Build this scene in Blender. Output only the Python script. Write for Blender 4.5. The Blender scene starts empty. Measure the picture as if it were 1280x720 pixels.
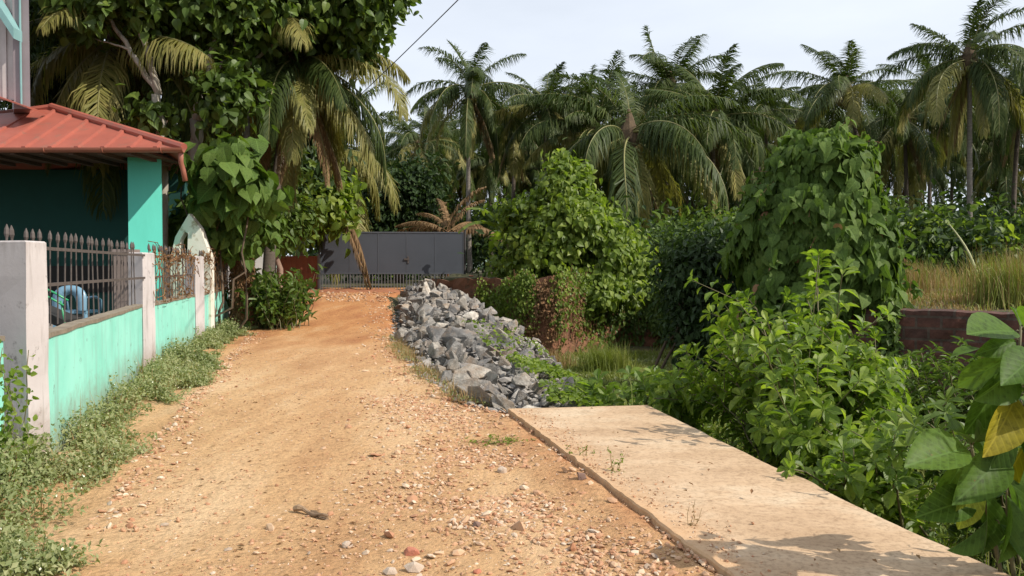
import bpy, bmesh, math, random
import numpy as np
from mathutils import Vector, Matrix

sc = bpy.context.scene
COL = sc.collection
rad = math.radians

# ------------------------------------------------------------------ camera
F = 1050.0                      # focal length in pixels of a 1280 wide frame
PITCH = math.atan(27.0 / F)
CAMZ = 1.6
cam_d = bpy.data.cameras.new("camera")
cam_d.sensor_width = 36.0
cam_d.lens = 36.0 * F / 1280.0
cam_d.clip_start = 0.05
cam_d.clip_end = 3000
cam = bpy.data.objects.new("camera", cam_d)
COL.objects.link(cam)
cam.location = (0, 0, CAMZ)
cam.rotation_euler = (rad(90) - PITCH, 0, 0)
sc.camera = cam

# ------------------------------------------------------------------ light
SUN_EL, SUN_AZ = rad(41), rad(115)          # azimuth from +Y, clockwise seen from above
world = bpy.data.worlds.new("World")
sc.world = world
world.use_nodes = True
wn = world.node_tree
bg = wn.nodes["Background"]
sky = wn.nodes.new("ShaderNodeTexSky")
sky.sky_type = 'NISHITA'
sky.sun_disc = False
sky.sun_elevation = SUN_EL
sky.sun_rotation = SUN_AZ
sky.air_density = 1.0
sky.dust_density = 3.5
sky.ozone_density = 1.5
# thin milky cloud veil mixed over the blue
tc = wn.nodes.new("ShaderNodeTexCoord")
mp = wn.nodes.new("ShaderNodeMapping"); mp.inputs['Scale'].default_value = (1.2, 1.2, 4.0)
nz = wn.nodes.new("ShaderNodeTexNoise"); nz.inputs['Scale'].default_value = 2.2; nz.inputs['Detail'].default_value = 6
cr = wn.nodes.new("ShaderNodeMapRange")
cr.inputs['From Min'].default_value = 0.35; cr.inputs['From Max'].default_value = 0.7
cr.inputs['To Min'].default_value = 0.80; cr.inputs['To Max'].default_value = 1.0
mx = wn.nodes.new("ShaderNodeMix"); mx.data_type = 'RGBA'
mx.inputs['B'].default_value = (9.3, 10.0, 11.1, 1)
wn.links.new(tc.outputs['Generated'], mp.inputs['Vector'])
wn.links.new(mp.outputs['Vector'], nz.inputs['Vector'])
wn.links.new(nz.outputs['Fac'], cr.inputs['Value'])
wn.links.new(cr.outputs['Result'], mx.inputs['Factor'])
wn.links.new(sky.outputs['Color'], mx.inputs['A'])
wn.links.new(mx.outputs['Result'], bg.inputs['Color'])
bg.inputs['Strength'].default_value = 0.085

sun_d = bpy.data.lights.new("sun", 'SUN')
sun_d.energy = 4.6
sun_d.angle = rad(0.5)
sun_d.color = (1.0, 0.93, 0.82)
sun = bpy.data.objects.new("sun", sun_d)
COL.objects.link(sun)
SUNDIR = Vector((math.sin(SUN_AZ) * math.cos(SUN_EL), math.cos(SUN_AZ) * math.cos(SUN_EL), math.sin(SUN_EL)))
sun.rotation_euler = SUNDIR.to_track_quat('Z', 'Y').to_euler()
sun.location = (30, 0, 30)

sc.view_settings.view_transform = 'Standard'
sc.view_settings.look = 'None'
sc.view_settings.gamma = 1
sc.view_settings.exposure = 0.24
sc.render.engine = 'CYCLES'
sc.cycles.max_bounces = 6
sc.cycles.diffuse_bounces = 3
sc.cycles.glossy_bounces = 2
sc.cycles.transmission_bounces = 4
sc.cycles.transparent_max_bounces = 4
sc.cycles.caustics_reflective = False
sc.cycles.caustics_refractive = False
sc.cycles.use_denoising = True
sc.render.use_persistent_data = False

# ------------------------------------------------------------------ helpers
def P(px, py, Y):
    """world point seen at photo pixel (1280x720) px,py at depth Y"""
    u = (px - 640) / F; v = -(py - 360) / F
    dy = math.cos(PITCH) + v * math.sin(PITCH)
    dz = -math.sin(PITCH) + v * math.cos(PITCH)
    t = Y / dy
    return np.array([u * t, Y, CAMZ + dz * t])

def PX(px, Y):                      # metres per pixel size
    return px * Y / F

def vhash(ix, iy, seed):
    n = (ix.astype(np.int64) * 374761393 + iy.astype(np.int64) * 668265263 + seed * 1442695041) & 0x7fffffff
    n = ((n ^ (n >> 13)) * 1274126177) & 0x7fffffff
    return ((n ^ (n >> 16)) & 0xffff) / 65535.0

def vnoise(x, y, s=1.0, seed=0):
    x = np.asarray(x, float) * s; y = np.asarray(y, float) * s
    ix = np.floor(x); iy = np.floor(y); fx = x - ix; fy = y - iy
    fx = fx * fx * (3 - 2 * fx); fy = fy * fy * (3 - 2 * fy)
    a = vhash(ix, iy, seed); b = vhash(ix + 1, iy, seed); c = vhash(ix, iy + 1, seed); d = vhash(ix + 1, iy + 1, seed)
    return (a * (1 - fx) + b * fx) * (1 - fy) + (c * (1 - fx) + d * fx) * fy - 0.5

def fbm(x, y, s=1.0, seed=0, o=4):
    r = 0; a = 1.0
    for k in range(o):
        r = r + a * vnoise(x, y, s * 2 ** k, seed + k * 17); a *= 0.5
    return r

def sstep(a, b, x):
    t = np.clip((x - a) / (b - a), 0, 1)
    return t * t * (3 - 2 * t)

class MB:
    """collects geometry (world coordinates) for ONE mesh object"""
    def __init__(s): s.V = []; s.L = []; s.T = []; s.M = []; s.n = 0; s.U = []
    def raw(s, V, F_, m=0, uv=None):
        V = np.asarray(V, float).reshape(-1, 3)
        s.V.append(V)
        for f in F_:
            s.L.append(np.asarray(f, np.int64) + s.n); s.T.append(np.array([len(f)])); s.M.append(np.array([m]))
        s.U.append(np.zeros((len(V), 2)) if uv is None else uv)
        s.n += len(V); return s
    def arr(s, V, loops, totals, m=0, uv=None):
        V = np.asarray(V, float).reshape(-1, 3)
        s.V.append(V); s.L.append(np.asarray(loops) + s.n); s.T.append(np.asarray(totals))
        s.M.append(np.full(len(totals), m)); s.U.append(np.zeros((len(V), 2)) if uv is None else uv)
        s.n += len(V); return s
    def box(s, c, d, rz=0, m=0, taper=1.0):
        hx, hy, hz = d[0] / 2, d[1] / 2, d[2] / 2
        v = []
        for z, k in ((-hz, 1.0), (hz, taper)):
            for x, y in ((-hx, -hy), (hx, -hy), (hx, hy), (-hx, hy)):
                v.append((x * k, y * k, z))
        v = np.array(v); cr_, sr = math.cos(rz), math.sin(rz)
        w = v.copy(); w[:, 0] = v[:, 0] * cr_ - v[:, 1] * sr; w[:, 1] = v[:, 0] * sr + v[:, 1] * cr_
        return s.raw(w + np.array(c), [(3, 2, 1, 0), (4, 5, 6, 7), (0, 1, 5, 4), (1, 2, 6, 5), (2, 3, 7, 6), (3, 0, 4, 7)], m)
    def hexa(s, bot, top, m=0):
        return s.raw(np.array(list(bot) + list(top)), [(3, 2, 1, 0), (4, 5, 6, 7), (0, 1, 5, 4), (1, 2, 6, 5), (2, 3, 7, 6), (3, 0, 4, 7)], m)
    def tube(s, pts, r, n=6, m=0, cap=True):
        pts = np.asarray(pts, float); k = len(pts)
        r = np.full(k, r) if np.isscalar(r) else np.asarray(r, float)
        t = np.gradient(pts, axis=0); t /= np.linalg.norm(t, axis=1)[:, None] + 1e-9
        up = np.array([0, 0, 1.0]) if abs(t[0][2]) < 0.9 else np.array([0, 1.0, 0])
        a = np.cross(t, up); a /= np.linalg.norm(a, axis=1)[:, None] + 1e-9
        b = np.cross(t, a)
        th = np.linspace(0, 2 * math.pi, n, endpoint=False)
        V = pts[:, None, :] + r[:, None, None] * (np.cos(th)[None, :, None] * a[:, None, :] + np.sin(th)[None, :, None] * b[:, None, :])
        q = []
        for i in range(k - 1):
            for j in range(n):
                q.append((i * n + j, i * n + (j + 1) % n, (i + 1) * n + (j + 1) % n, (i + 1) * n + j))
        q = np.array(q)
        s.arr(V.reshape(-1, 3), q.reshape(-1), np.full(len(q), 4), m)
        if cap:
            base = s.n - k * n
            s.L.append(np.arange(n)[::-1] + base); s.T.append(np.array([n])); s.M.append(np.array([m]))
            s.L.append(np.arange(n) + base + (k - 1) * n); s.T.append(np.array([n])); s.M.append(np.array([m]))
        return s
    def build(s, name, mats, parent=None, smooth=False, luv=False, link=True):
        V = np.concatenate(s.V); L = np.concatenate(s.L); T = np.concatenate(s.T); M = np.concatenate(s.M)
        off = np.zeros(3)
        p = parent
        while p is not None:
            off += np.array(p.location); p = p.parent
        V = V - off
        me = bpy.data.meshes.new(name)
        me.vertices.add(len(V)); me.vertices.foreach_set('co', V.reshape(-1))
        me.loops.add(len(L)); me.loops.foreach_set('vertex_index', L.astype(np.int32))
        me.polygons.add(len(T))
        me.polygons.foreach_set('loop_start', (np.cumsum(T) - T).astype(np.int32))
        me.polygons.foreach_set('loop_total', T.astype(np.int32))
        me.polygons.foreach_set('material_index', M.astype(np.int32))
        me.polygons.foreach_set('use_smooth', np.full(len(T), smooth))
        if luv:
            at = me.attributes.new('luv', 'FLOAT2', 'POINT')
            at.data.foreach_set('vector', np.concatenate(s.U).reshape(-1))
        me.update(calc_edges=True)
        for mm in (mats if isinstance(mats, (list, tuple)) else [mats]): me.materials.append(mm)
        o = bpy.data.objects.new(name, me)
        if link: COL.objects.link(o)
        if parent is not None: o.parent = parent
        return o

def tag(o, label=None, cat=None, group=None, kind=None):
    if label: o['label'] = label
    if cat: o['category'] = cat
    if group: o['group'] = group
    if kind: o['kind'] = kind
    return o

def thing(name, loc, label, cat, group=None):
    o = bpy.data.objects.new(name, None); o.empty_display_size = 0.2
    COL.objects.link(o); o.location = Vector([float(c) for c in loc])
    return tag(o, label, cat, group)

# ------------------------------------------------------------------ materials
def mat_new(name):
    m = bpy.data.materials.new(name); m.use_nodes = True
    nt = m.node_tree; b = nt.nodes['Principled BSDF']
    return m, nt, b

def ramp(nt, stops):
    r = nt.nodes.new('ShaderNodeValToRGB'); e = r.color_ramp.elements
    while len(e) < len(stops): e.new(0.5)
    for i, (p, c) in enumerate(stops):
        e[i].position = p; e[i].color = (*c, 1)
    return r

def noise(nt, scale, detail=4, rough=0.6, vec=None, dist=0.0):
    n = nt.nodes.new('ShaderNodeTexNoise'); n.inputs['Scale'].default_value = scale
    n.inputs['Detail'].default_value = detail; n.inputs['Roughness'].default_value = rough
    n.inputs['Distortion'].default_value = dist
    if vec is not None: nt.links.new(vec, n.inputs['Vector'])
    return n

def objvec(nt, scale=(1, 1, 1), world_=True):
    if world_:
        g = nt.nodes.new('ShaderNodeNewGeometry'); src = g.outputs['Position']
    else:
        g = nt.nodes.new('ShaderNodeTexCoord'); src = g.outputs['Object']
    mp_ = nt.nodes.new('ShaderNodeMapping'); mp_.inputs['Scale'].default_value = scale
    nt.links.new(src, mp_.inputs['Vector'])
    return mp_.outputs['Vector']

def bump(nt, b, hsock, strength=0.4, dist=0.02):
    bp = nt.nodes.new('ShaderNodeBump'); bp.inputs['Strength'].default_value = strength
    bp.inputs['Distance'].default_value = dist
    nt.links.new(hsock, bp.inputs['Height']); nt.links.new(bp.outputs['Normal'], b.inputs['Normal'])

def mixc(nt, fac, a, b_, mode='MIX'):
    m = nt.nodes.new('ShaderNodeMix'); m.data_type = 'RGBA'; m.blend_type = mode
    for sock, val in (('Factor', fac), ('A', a), ('B', b_)):
        if hasattr(val, 'is_linked') or hasattr(val, 'links'): nt.links.new(val, m.inputs[sock])
        elif sock == 'Factor': m.inputs[sock].default_value = val
        else: m.inputs[sock].default_value = (*val, 1)
    return m.outputs['Result']

def simple(name, c1, c2=None, scale=3.0, rough=0.8, bs=0.3, bd=0.01, vs=(1, 1, 1), metal=0.0, spots=None, world_=False, detail=6):
    m, nt, b = mat_new(name)
    v = objvec(nt, vs, world_)
    n = noise(nt, scale, detail, 0.65, v)
    r = ramp(nt, [(0.3, c1), (0.7, c2 or tuple(x * 0.75 for x in c1))])
    nt.links.new(n.outputs['Fac'], r.inputs['Fac'])
    col = r.outputs['Color']
    if spots:
        n2 = noise(nt, spots[1], 5, 0.7, v)
        r2 = ramp(nt, [(spots[2], (0, 0, 0)), (spots[2] + 0.12, (1, 1, 1))])
        nt.links.new(n2.outputs['Fac'], r2.inputs['Fac'])
        col = mixc(nt, r2.outputs['Color'], col, spots[0])
    nt.links.new(col, b.inputs['Base Color'])
    b.inputs['Roughness'].default_value = rough; b.inputs['Metallic'].default_value = metal
    if bs:
        n3 = noise(nt, scale * 8, 6, 0.7, v)
        bump(nt, b, n3.outputs['Fac'], bs, bd)
    return m

def leafmat(name, cols, transl=0.3, rough=0.45, spec=0.4, clump=1.2, veins=False, tboost=1.5, cl_amt=0.5):
    """cols: ramp colours taken at random leaf by leaf"""
    m, nt, b = mat_new(name)
    g = nt.nodes.new('ShaderNodeNewGeometry')
    r = ramp(nt, [(i / max(1, len(cols) - 1), c) for i, c in enumerate(cols)])
    nv = noise(nt, clump, 3, 0.6, objvec(nt, (1, 1, 1), True))
    ad = nt.nodes.new('ShaderNodeMath'); ad.operation = 'MULTIPLY_ADD'
    nt.links.new(nv.outputs['Fac'], ad.inputs[0]); ad.inputs[1].default_value = cl_amt * 2
    mu = nt.nodes.new('ShaderNodeMath'); mu.operation = 'MULTIPLY'; mu.inputs[1].default_value = 1 - cl_amt
    nt.links.new(g.outputs['Random Per Island'], mu.inputs[0])
    sb = nt.nodes.new('ShaderNodeMath'); sb.operation = 'ADD'; sb.inputs[1].default_value = -cl_amt * 0.5
    nt.links.new(mu.outputs[0], ad.inputs[2]); nt.links.new(ad.outputs[0], sb.inputs[0])
    nt.links.new(sb.outputs[0], r.inputs['Fac'])
    col = r.outputs['Color']
    if veins:
        at = nt.nodes.new('ShaderNodeAttribute'); at.attribute_name = 'luv'
        sx = nt.nodes.new('ShaderNodeSeparateXYZ'); nt.links.new(at.outputs['Vector'], sx.inputs[0])
        ab = nt.nodes.new('ShaderNodeMath'); ab.operation = 'ABSOLUTE'; nt.links.new(sx.outputs['X'], ab.inputs[0])
        # side veins: stripes along y - 0.6*|x|
        ma = nt.nodes.new('ShaderNodeMath'); ma.operation = 'MULTIPLY_ADD'; ma.inputs[1].default_value = -0.8
        nt.links.new(ab.outputs[0], ma.inputs[0]); nt.links.new(sx.outputs['Y'], ma.inputs[2])
        pp = nt.nodes.new('ShaderNodeMath'); pp.operation = 'PINGPONG'; pp.inputs[1].default_value = 0.06
        nt.links.new(ma.outputs[0], pp.inputs[0])
        m1 = nt.nodes.new('ShaderNodeMapRange'); m1.inputs['From Min'].default_value = 0.0; m1.inputs['From Max'].default_value = 0.016
        m1.inputs['To Min'].default_value = 0.55; m1.inputs['To Max'].default_value = 0.0
        nt.links.new(pp.outputs[0], m1.inputs['Value'])
        m2 = nt.nodes.new('ShaderNodeMapRange'); m2.inputs['From Min'].default_value = 0.01; m2.inputs['From Max'].default_value = 0.03
        m2.inputs['To Min'].default_value = 0.9; m2.inputs['To Max'].default_value = 0.0
        nt.links.new(ab.outputs[0], m2.inputs['Value'])
        mxx = nt.nodes.new('ShaderNodeMath'); mxx.operation = 'MAXIMUM'
        nt.links.new(m1.outputs[0], mxx.inputs[0]); nt.links.new(m2.outputs[0], mxx.inputs[1])
        nm_ = noise(nt, 28, 5, .7, objvec(nt)); rm_ = ramp(nt, [(.36, (.62, .60, .5)), (.5, (1, 1, 1)), (.66, (1.15, 1.1, .9))]); nt.links.new(nm_.outputs['Fac'], rm_.inputs['Fac'])
        col = mixc(nt, 1.0, col, rm_.outputs['Color'], 'MULTIPLY')
        nb_ = noise(nt, 11, 4, .6, objvec(nt)); rb_ = ramp(nt, [(.70, (0, 0, 0)), (.73, (1, 1, 1))]); nt.links.new(nb_.outputs['Fac'], rb_.inputs['Fac'])
        col = mixc(nt, rb_.outputs['Color'], col, (.16, .09, .03))
        lt = tuple(min(1, x * 1.4 + 0.01) for x in cols[len(cols) // 2])
        col = mixc(nt, mxx.outputs[0], col, lt)
        bump(nt, b, pp.outputs[0], 0.5, 0.02)
    nt.links.new(col, b.inputs['Base Color'])
    b.inputs['Roughness'].default_value = rough
    b.inputs['Specular IOR Level'].default_value = spec
    tr = nt.nodes.new('ShaderNodeBsdfTranslucent')
    tcol = mixc(nt, 1.0, col, (tboost * 1.15, tboost * 1.25, tboost * 0.5), 'MULTIPLY')
    nt.links.new(tcol, tr.inputs['Color'])
    ms = nt.nodes.new('ShaderNodeMixShader'); ms.inputs[0].default_value = transl
    nt.links.new(b.outputs[0], ms.inputs[1]); nt.links.new(tr.outputs[0], ms.inputs[2])
    nt.links.new(ms.outputs[0], nt.nodes['Material Output'].inputs['Surface'])
    return m

# ------------------------------------------------------------------ terrain
def ipl(x, pts): return np.interp(x, [p[0] for p in pts], [p[1] for p in pts])
XR = [(-30, 8), (0, 2.0), (4.02, 1.1), (8.9, -0.04), (10, -0.64), (12.9, -1.47), (18, -2.57), (30, -4.5), (36, -4.2), (60, -4.5)]      # right road edge
XL = [(-30, -2.3), (4.3, -2.36), (6.3, -2.94), (10, -3.9), (17.3, -5.6), (21, -6.6), (28, -8.0), (36, -9.8), (60, -14)]
XH = [(8.5, 1.5), (11, 1.25), (13, 1.05), (15.5, .74), (18.5, .18), (23, -.88), (29, -2.2), (36, -2.6)]           # foot of the rock heap
# line behind which the higher plateau lies (given as X -> Y)
WY = [(-60, 28.5), (-2.6, 28.5), (-1.05, 27.2), (.2, 25.5), (1.4, 25.0), (2.6, 27.0), (3.6, 28.5), (5.4, 28.5), (5.8, 17.5), (6.3, 14.6), (8.3, 13.2), (12, 11.2), (20, 8), (40, 4), (200, 0)]

def hbase(x, y):
    x = np.asarray(x, float); y = np.asarray(y, float)
    road = 0.62 * sstep(19, 34, y) + 0.0 * x
    xr = ipl(y, XR)
    # slab shelf keeps the level a little further right
    xs = np.where(y < 9.15, xr + 1.36, xr)
    xh = np.where(y < 9.15, xs + 0.7, ipl(y, XH))
    low = -0.95 - 0.15 * sstep(14, 24, y) + 0.35 * sstep(16, 9.5, y) * sstep(6, 1, x) * sstep(8.5, 9.8, y)
    t = np.clip((x - xs) / np.maximum(xh - xs, 0.2), 0, 1)
    ex = np.where(y < 9.15, t * t * (3 - 2 * t), t ** 1.1)
    h = road * (1 - ex) + low * ex
    # plateau
    wy = ipl(x, WY)
    pl = 0.88 + 0.25 * sstep(5, -1, x) + 0.2 * sstep(18, 40, y)
    k = sstep(-0.02, 0.28, y - wy) * sstep(-3.4, -2.4, x + 0 * y)
    h = h * (1 - k) + pl * k
    # left yard beyond the fence and everything far away
    h = np.where(y > 36, h * (1 - sstep(36, 45, y)) + 0.85 * sstep(36, 45, y), h)
    return h

def H(x, y):
    x = np.asarray(x, float); y = np.asarray(y, float)
    h = hbase(x, y)
    xr = ipl(y, XR); xl = ipl(y, XL)
    on = sstep(xl - 0.3, xl + 0.2, x) * sstep(xr + 0.3, xr - 0.1, x)
    rut = 0.045 * sstep(xr - 0.5, xr - 0.05, x) * sstep(9.6, 8.6, y) * sstep(xr + 1.2, xr, x) * on + 0.02 * fbm(x, y * 0.5, 0.8, 5, 3) * on
    rough = 0.10 * fbm(x, y, 0.9, 9, 3) * (1 - on) * np.where((y < 9.15) & (x > xr - .3) & (x < xr + 1.6), 0.0, 1.0)
    return h + rut + rough

def grid_axis(lo, hi, step, far_lo, far_hi, g=1.18):
    a = list(np.arange(lo, hi, step)); s = step
    v = hi
    while v < far_hi: a.append(v); s *= g; v += s
    a.append(far_hi); s = step; v = lo - step; b = []
    while v > far_lo: b.append(v); s *= g; v -= s
    b.append(far_lo)
    return np.array(b[::-1] + a)

def sheet(xs, ys, zf):
    X, Y = np.meshgrid(xs, ys); Z = zf(X, Y)
    V = np.stack([X, Y, Z], -1).reshape(-1, 3)
    nx, ny = len(xs), len(ys)
    i = np.arange((nx - 1) * (ny - 1)); r = i // (nx - 1); c = i % (nx - 1)
    a = r * nx + c
    q = np.stack([a, a + 1, a + 1 + nx, a + nx], 1)
    return V, q.reshape(-1), np.full(len(q), 4)

def ground_mat():
    m, nt, b = mat_new('earth_and_moss')
    v = objvec(nt)
    n1 = noise(nt, 0.55, 6, 0.65, v); n2 = noise(nt, 9, 6, 0.7, v)
    r1 = ramp(nt, [(0.35, (0.055, 0.042, 0.022)), (0.5, (0.07, 0.075, 0.028)), (0.68, (0.15, 0.105, 0.055))])
    nt.links.new(n1.outputs['Fac'], r1.inputs['Fac'])
    r2 = ramp(nt, [(0.3, (0.5, 0.5, 0.5)), (0.7, (1.2, 1.15, 1.0))]); nt.links.new(n2.outputs['Fac'], r2.inputs['Fac'])
    nt.links.new(mixc(nt, 1.0, r1.outputs['Color'], r2.outputs['Color'], 'MULTIPLY'), b.inputs['Base Color'])
    b.inputs['Roughness'].default_value = 0.95
    bump(nt, b, n2.outputs['Fac'], 0.8, 0.05)
    return m

def road_mat():
    m, nt, b = mat_new('laterite_road')
    v = objvec(nt)
    sv = objvec(nt, (1.0, 0.28, 1.0))
    n1 = noise(nt, 1.1, 7, 0.62, sv); n2 = noise(nt, 14, 8, 0.75, v); n3 = noise(nt, 0.45, 4, 0.5, v)
    r1 = ramp(nt, [(0.30, (0.37, 0.20, 0.095)), (0.5, (0.49, 0.30, 0.152)), (0.72, (0.60, 0.42, 0.25))])
    nt.links.new(n1.outputs['Fac'], r1.inputs['Fac'])
    # fresh red laterite tipped on the far stretch
    g = nt.nodes.new('ShaderNodeNewGeometry'); sx = nt.nodes.new('ShaderNodeSeparateXYZ')
    nt.links.new(g.outputs['Position'], sx.inputs[0])
    ad = nt.nodes.new('ShaderNodeMath'); ad.operation = 'MULTIPLY_ADD'; ad.inputs[1].default_value = 9.0
    nt.links.new(n3.outputs['Fac'], ad.inputs[0]); nt.links.new(sx.outputs['Y'], ad.inputs[2])
    mr = nt.nodes.new('ShaderNodeMapRange'); mr.inputs['From Min'].default_value = 17.0; mr.inputs['From Max'].default_value = 26.0
    nt.links.new(ad.outputs[0], mr.inputs['Value'])
    r3 = ramp(nt, [(0.35, (0.34, 0.14, 0.06)), (0.55, (0.47, 0.23, 0.095)), (0.72, (0.54, 0.33, 0.17))])
    nt.links.new(n1.outputs['Fac'], r3.inputs['Fac'])
    col = mixc(nt, mr.outputs[0], r1.outputs['Color'], r3.outputs['Color'])
    # redder damp earth along the slab side
    ad2 = nt.nodes.new('ShaderNodeMath'); ad2.operation = 'MULTIPLY_ADD'; ad2.inputs[1].default_value = 0.235
    nt.links.new(sx.outputs['Y'], ad2.inputs[0]); nt.links.new(sx.outputs['X'], ad2.inputs[2])
    mr2 = nt.nodes.new('ShaderNodeMapRange'); mr2.inputs['From Min'].default_value = 1.55; mr2.inputs['From Max'].default_value = 2.0
    mr2.inputs['To Max'].default_value = 0.75
    nt.links.new(ad2.outputs[0], mr2.inputs['Value'])
    nm = nt.nodes.new('ShaderNodeMath'); nm.operation = 'MULTIPLY'
    r5 = ramp(nt, [(0.35, (0, 0, 0)), (0.6, (1, 1, 1))]); n5 = noise(nt, 1.7, 4, 0.6, v); nt.links.new(n5.outputs['Fac'], r5.inputs['Fac'])
    nt.links.new(mr2.outputs[0], nm.inputs[0]); nt.links.new(r5.outputs['Color'], nm.inputs[1])
    col = mixc(nt, nm.outputs[0], col, (0.40, 0.17, 0.075))
    r2 = ramp(nt, [(0.30, (0.5, 0.48, 0.46)), (0.48, (1, 1, 1)), (0.72, (1.2, 1.2, 1.18))]); nt.links.new(n2.outputs['Fac'], r2.inputs['Fac'])
    col = mixc(nt, 1.0, col, r2.outputs['Color'], 'MULTIPLY')
    nt.links.new(col, b.inputs['Base Color']); b.inputs['Roughness'].default_value = 0.95
    b.inputs['Specular IOR Level'].default_value = 0.15
    vo = nt.nodes.new('ShaderNodeTexVoronoi'); vo.inputs['Scale'].default_value = 32; nt.links.new(v, vo.inputs['Vector'])
    h = nt.nodes.new('ShaderNodeMath'); h.operation = 'MULTIPLY_ADD'; h.inputs[1].default_value = -0.35
    nt.links.new(vo.outputs['Distance'], h.inputs[0]); nt.links.new(n2.outputs['Fac'], h.inputs[2])
    bump(nt, b, h.outputs[0], 0.9, 0.03)
    return m

xs = grid_axis(-9, 10, 0.16, -700, 700); ys = grid_axis(-1, 30, 0.16, -60, 1200)
g_ = MB().arr(*sheet(xs, ys, lambda x, y: H(x, y) - 0.02))
tag(g_.build('ground', ground_mat(), None, True), 'earth and moss ground beside the lane and down in the ditch', 'ground', kind='structure')

# road sheet, its two edges ragged
def road_sheet():
    ys_ = np.concatenate([np.arange(-6, 22, 0.08), np.arange(22, 37.5, 0.2)])
    t = np.linspace(0, 1, 70)
    Yg, Tg = np.meshgrid(ys_, t, indexing='ij')
    xl = ipl(ys_, XL) + 0.30 * fbm(ys_, ys_ * 0 + 3, 0.9, 21, 4) - 0.72
    xr = ipl(ys_, XR) + np.where(ys_ > 9.0, 0.30 * fbm(ys_, ys_ * 0 + 7, 0.9, 31, 4) + .12, 0.1)
    Xg = xl[:, None] * (1 - Tg) + xr[:, None] * Tg
    Z = H(Xg, Yg)
    e = np.minimum(Tg, 1 - Tg)
    Z = Z + 0.03 * sstep(0, 0.05, e) - 0.022 + 0.012 * fbm(Xg, Yg, 5, 77, 3) * sstep(0, .03, e) + 0.004
    ny, nx = Yg.shape
    i = np.arange((nx - 1) * (ny - 1)); r = i // (nx - 1); c = i % (nx - 1); a = r * nx + c
    q = np.stack([a, a + 1, a + 1 + nx, a + nx], 1)
    return np.stack([Xg, Yg, Z], -1).reshape(-1, 3), q.reshape(-1), np.full(len(q), 4)
tag(MB().arr(*road_sheet()).build('dirt_road', road_mat(), None, True), 'sandy orange laterite dirt road running up to the grey gate', 'road', kind='structure')

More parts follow.
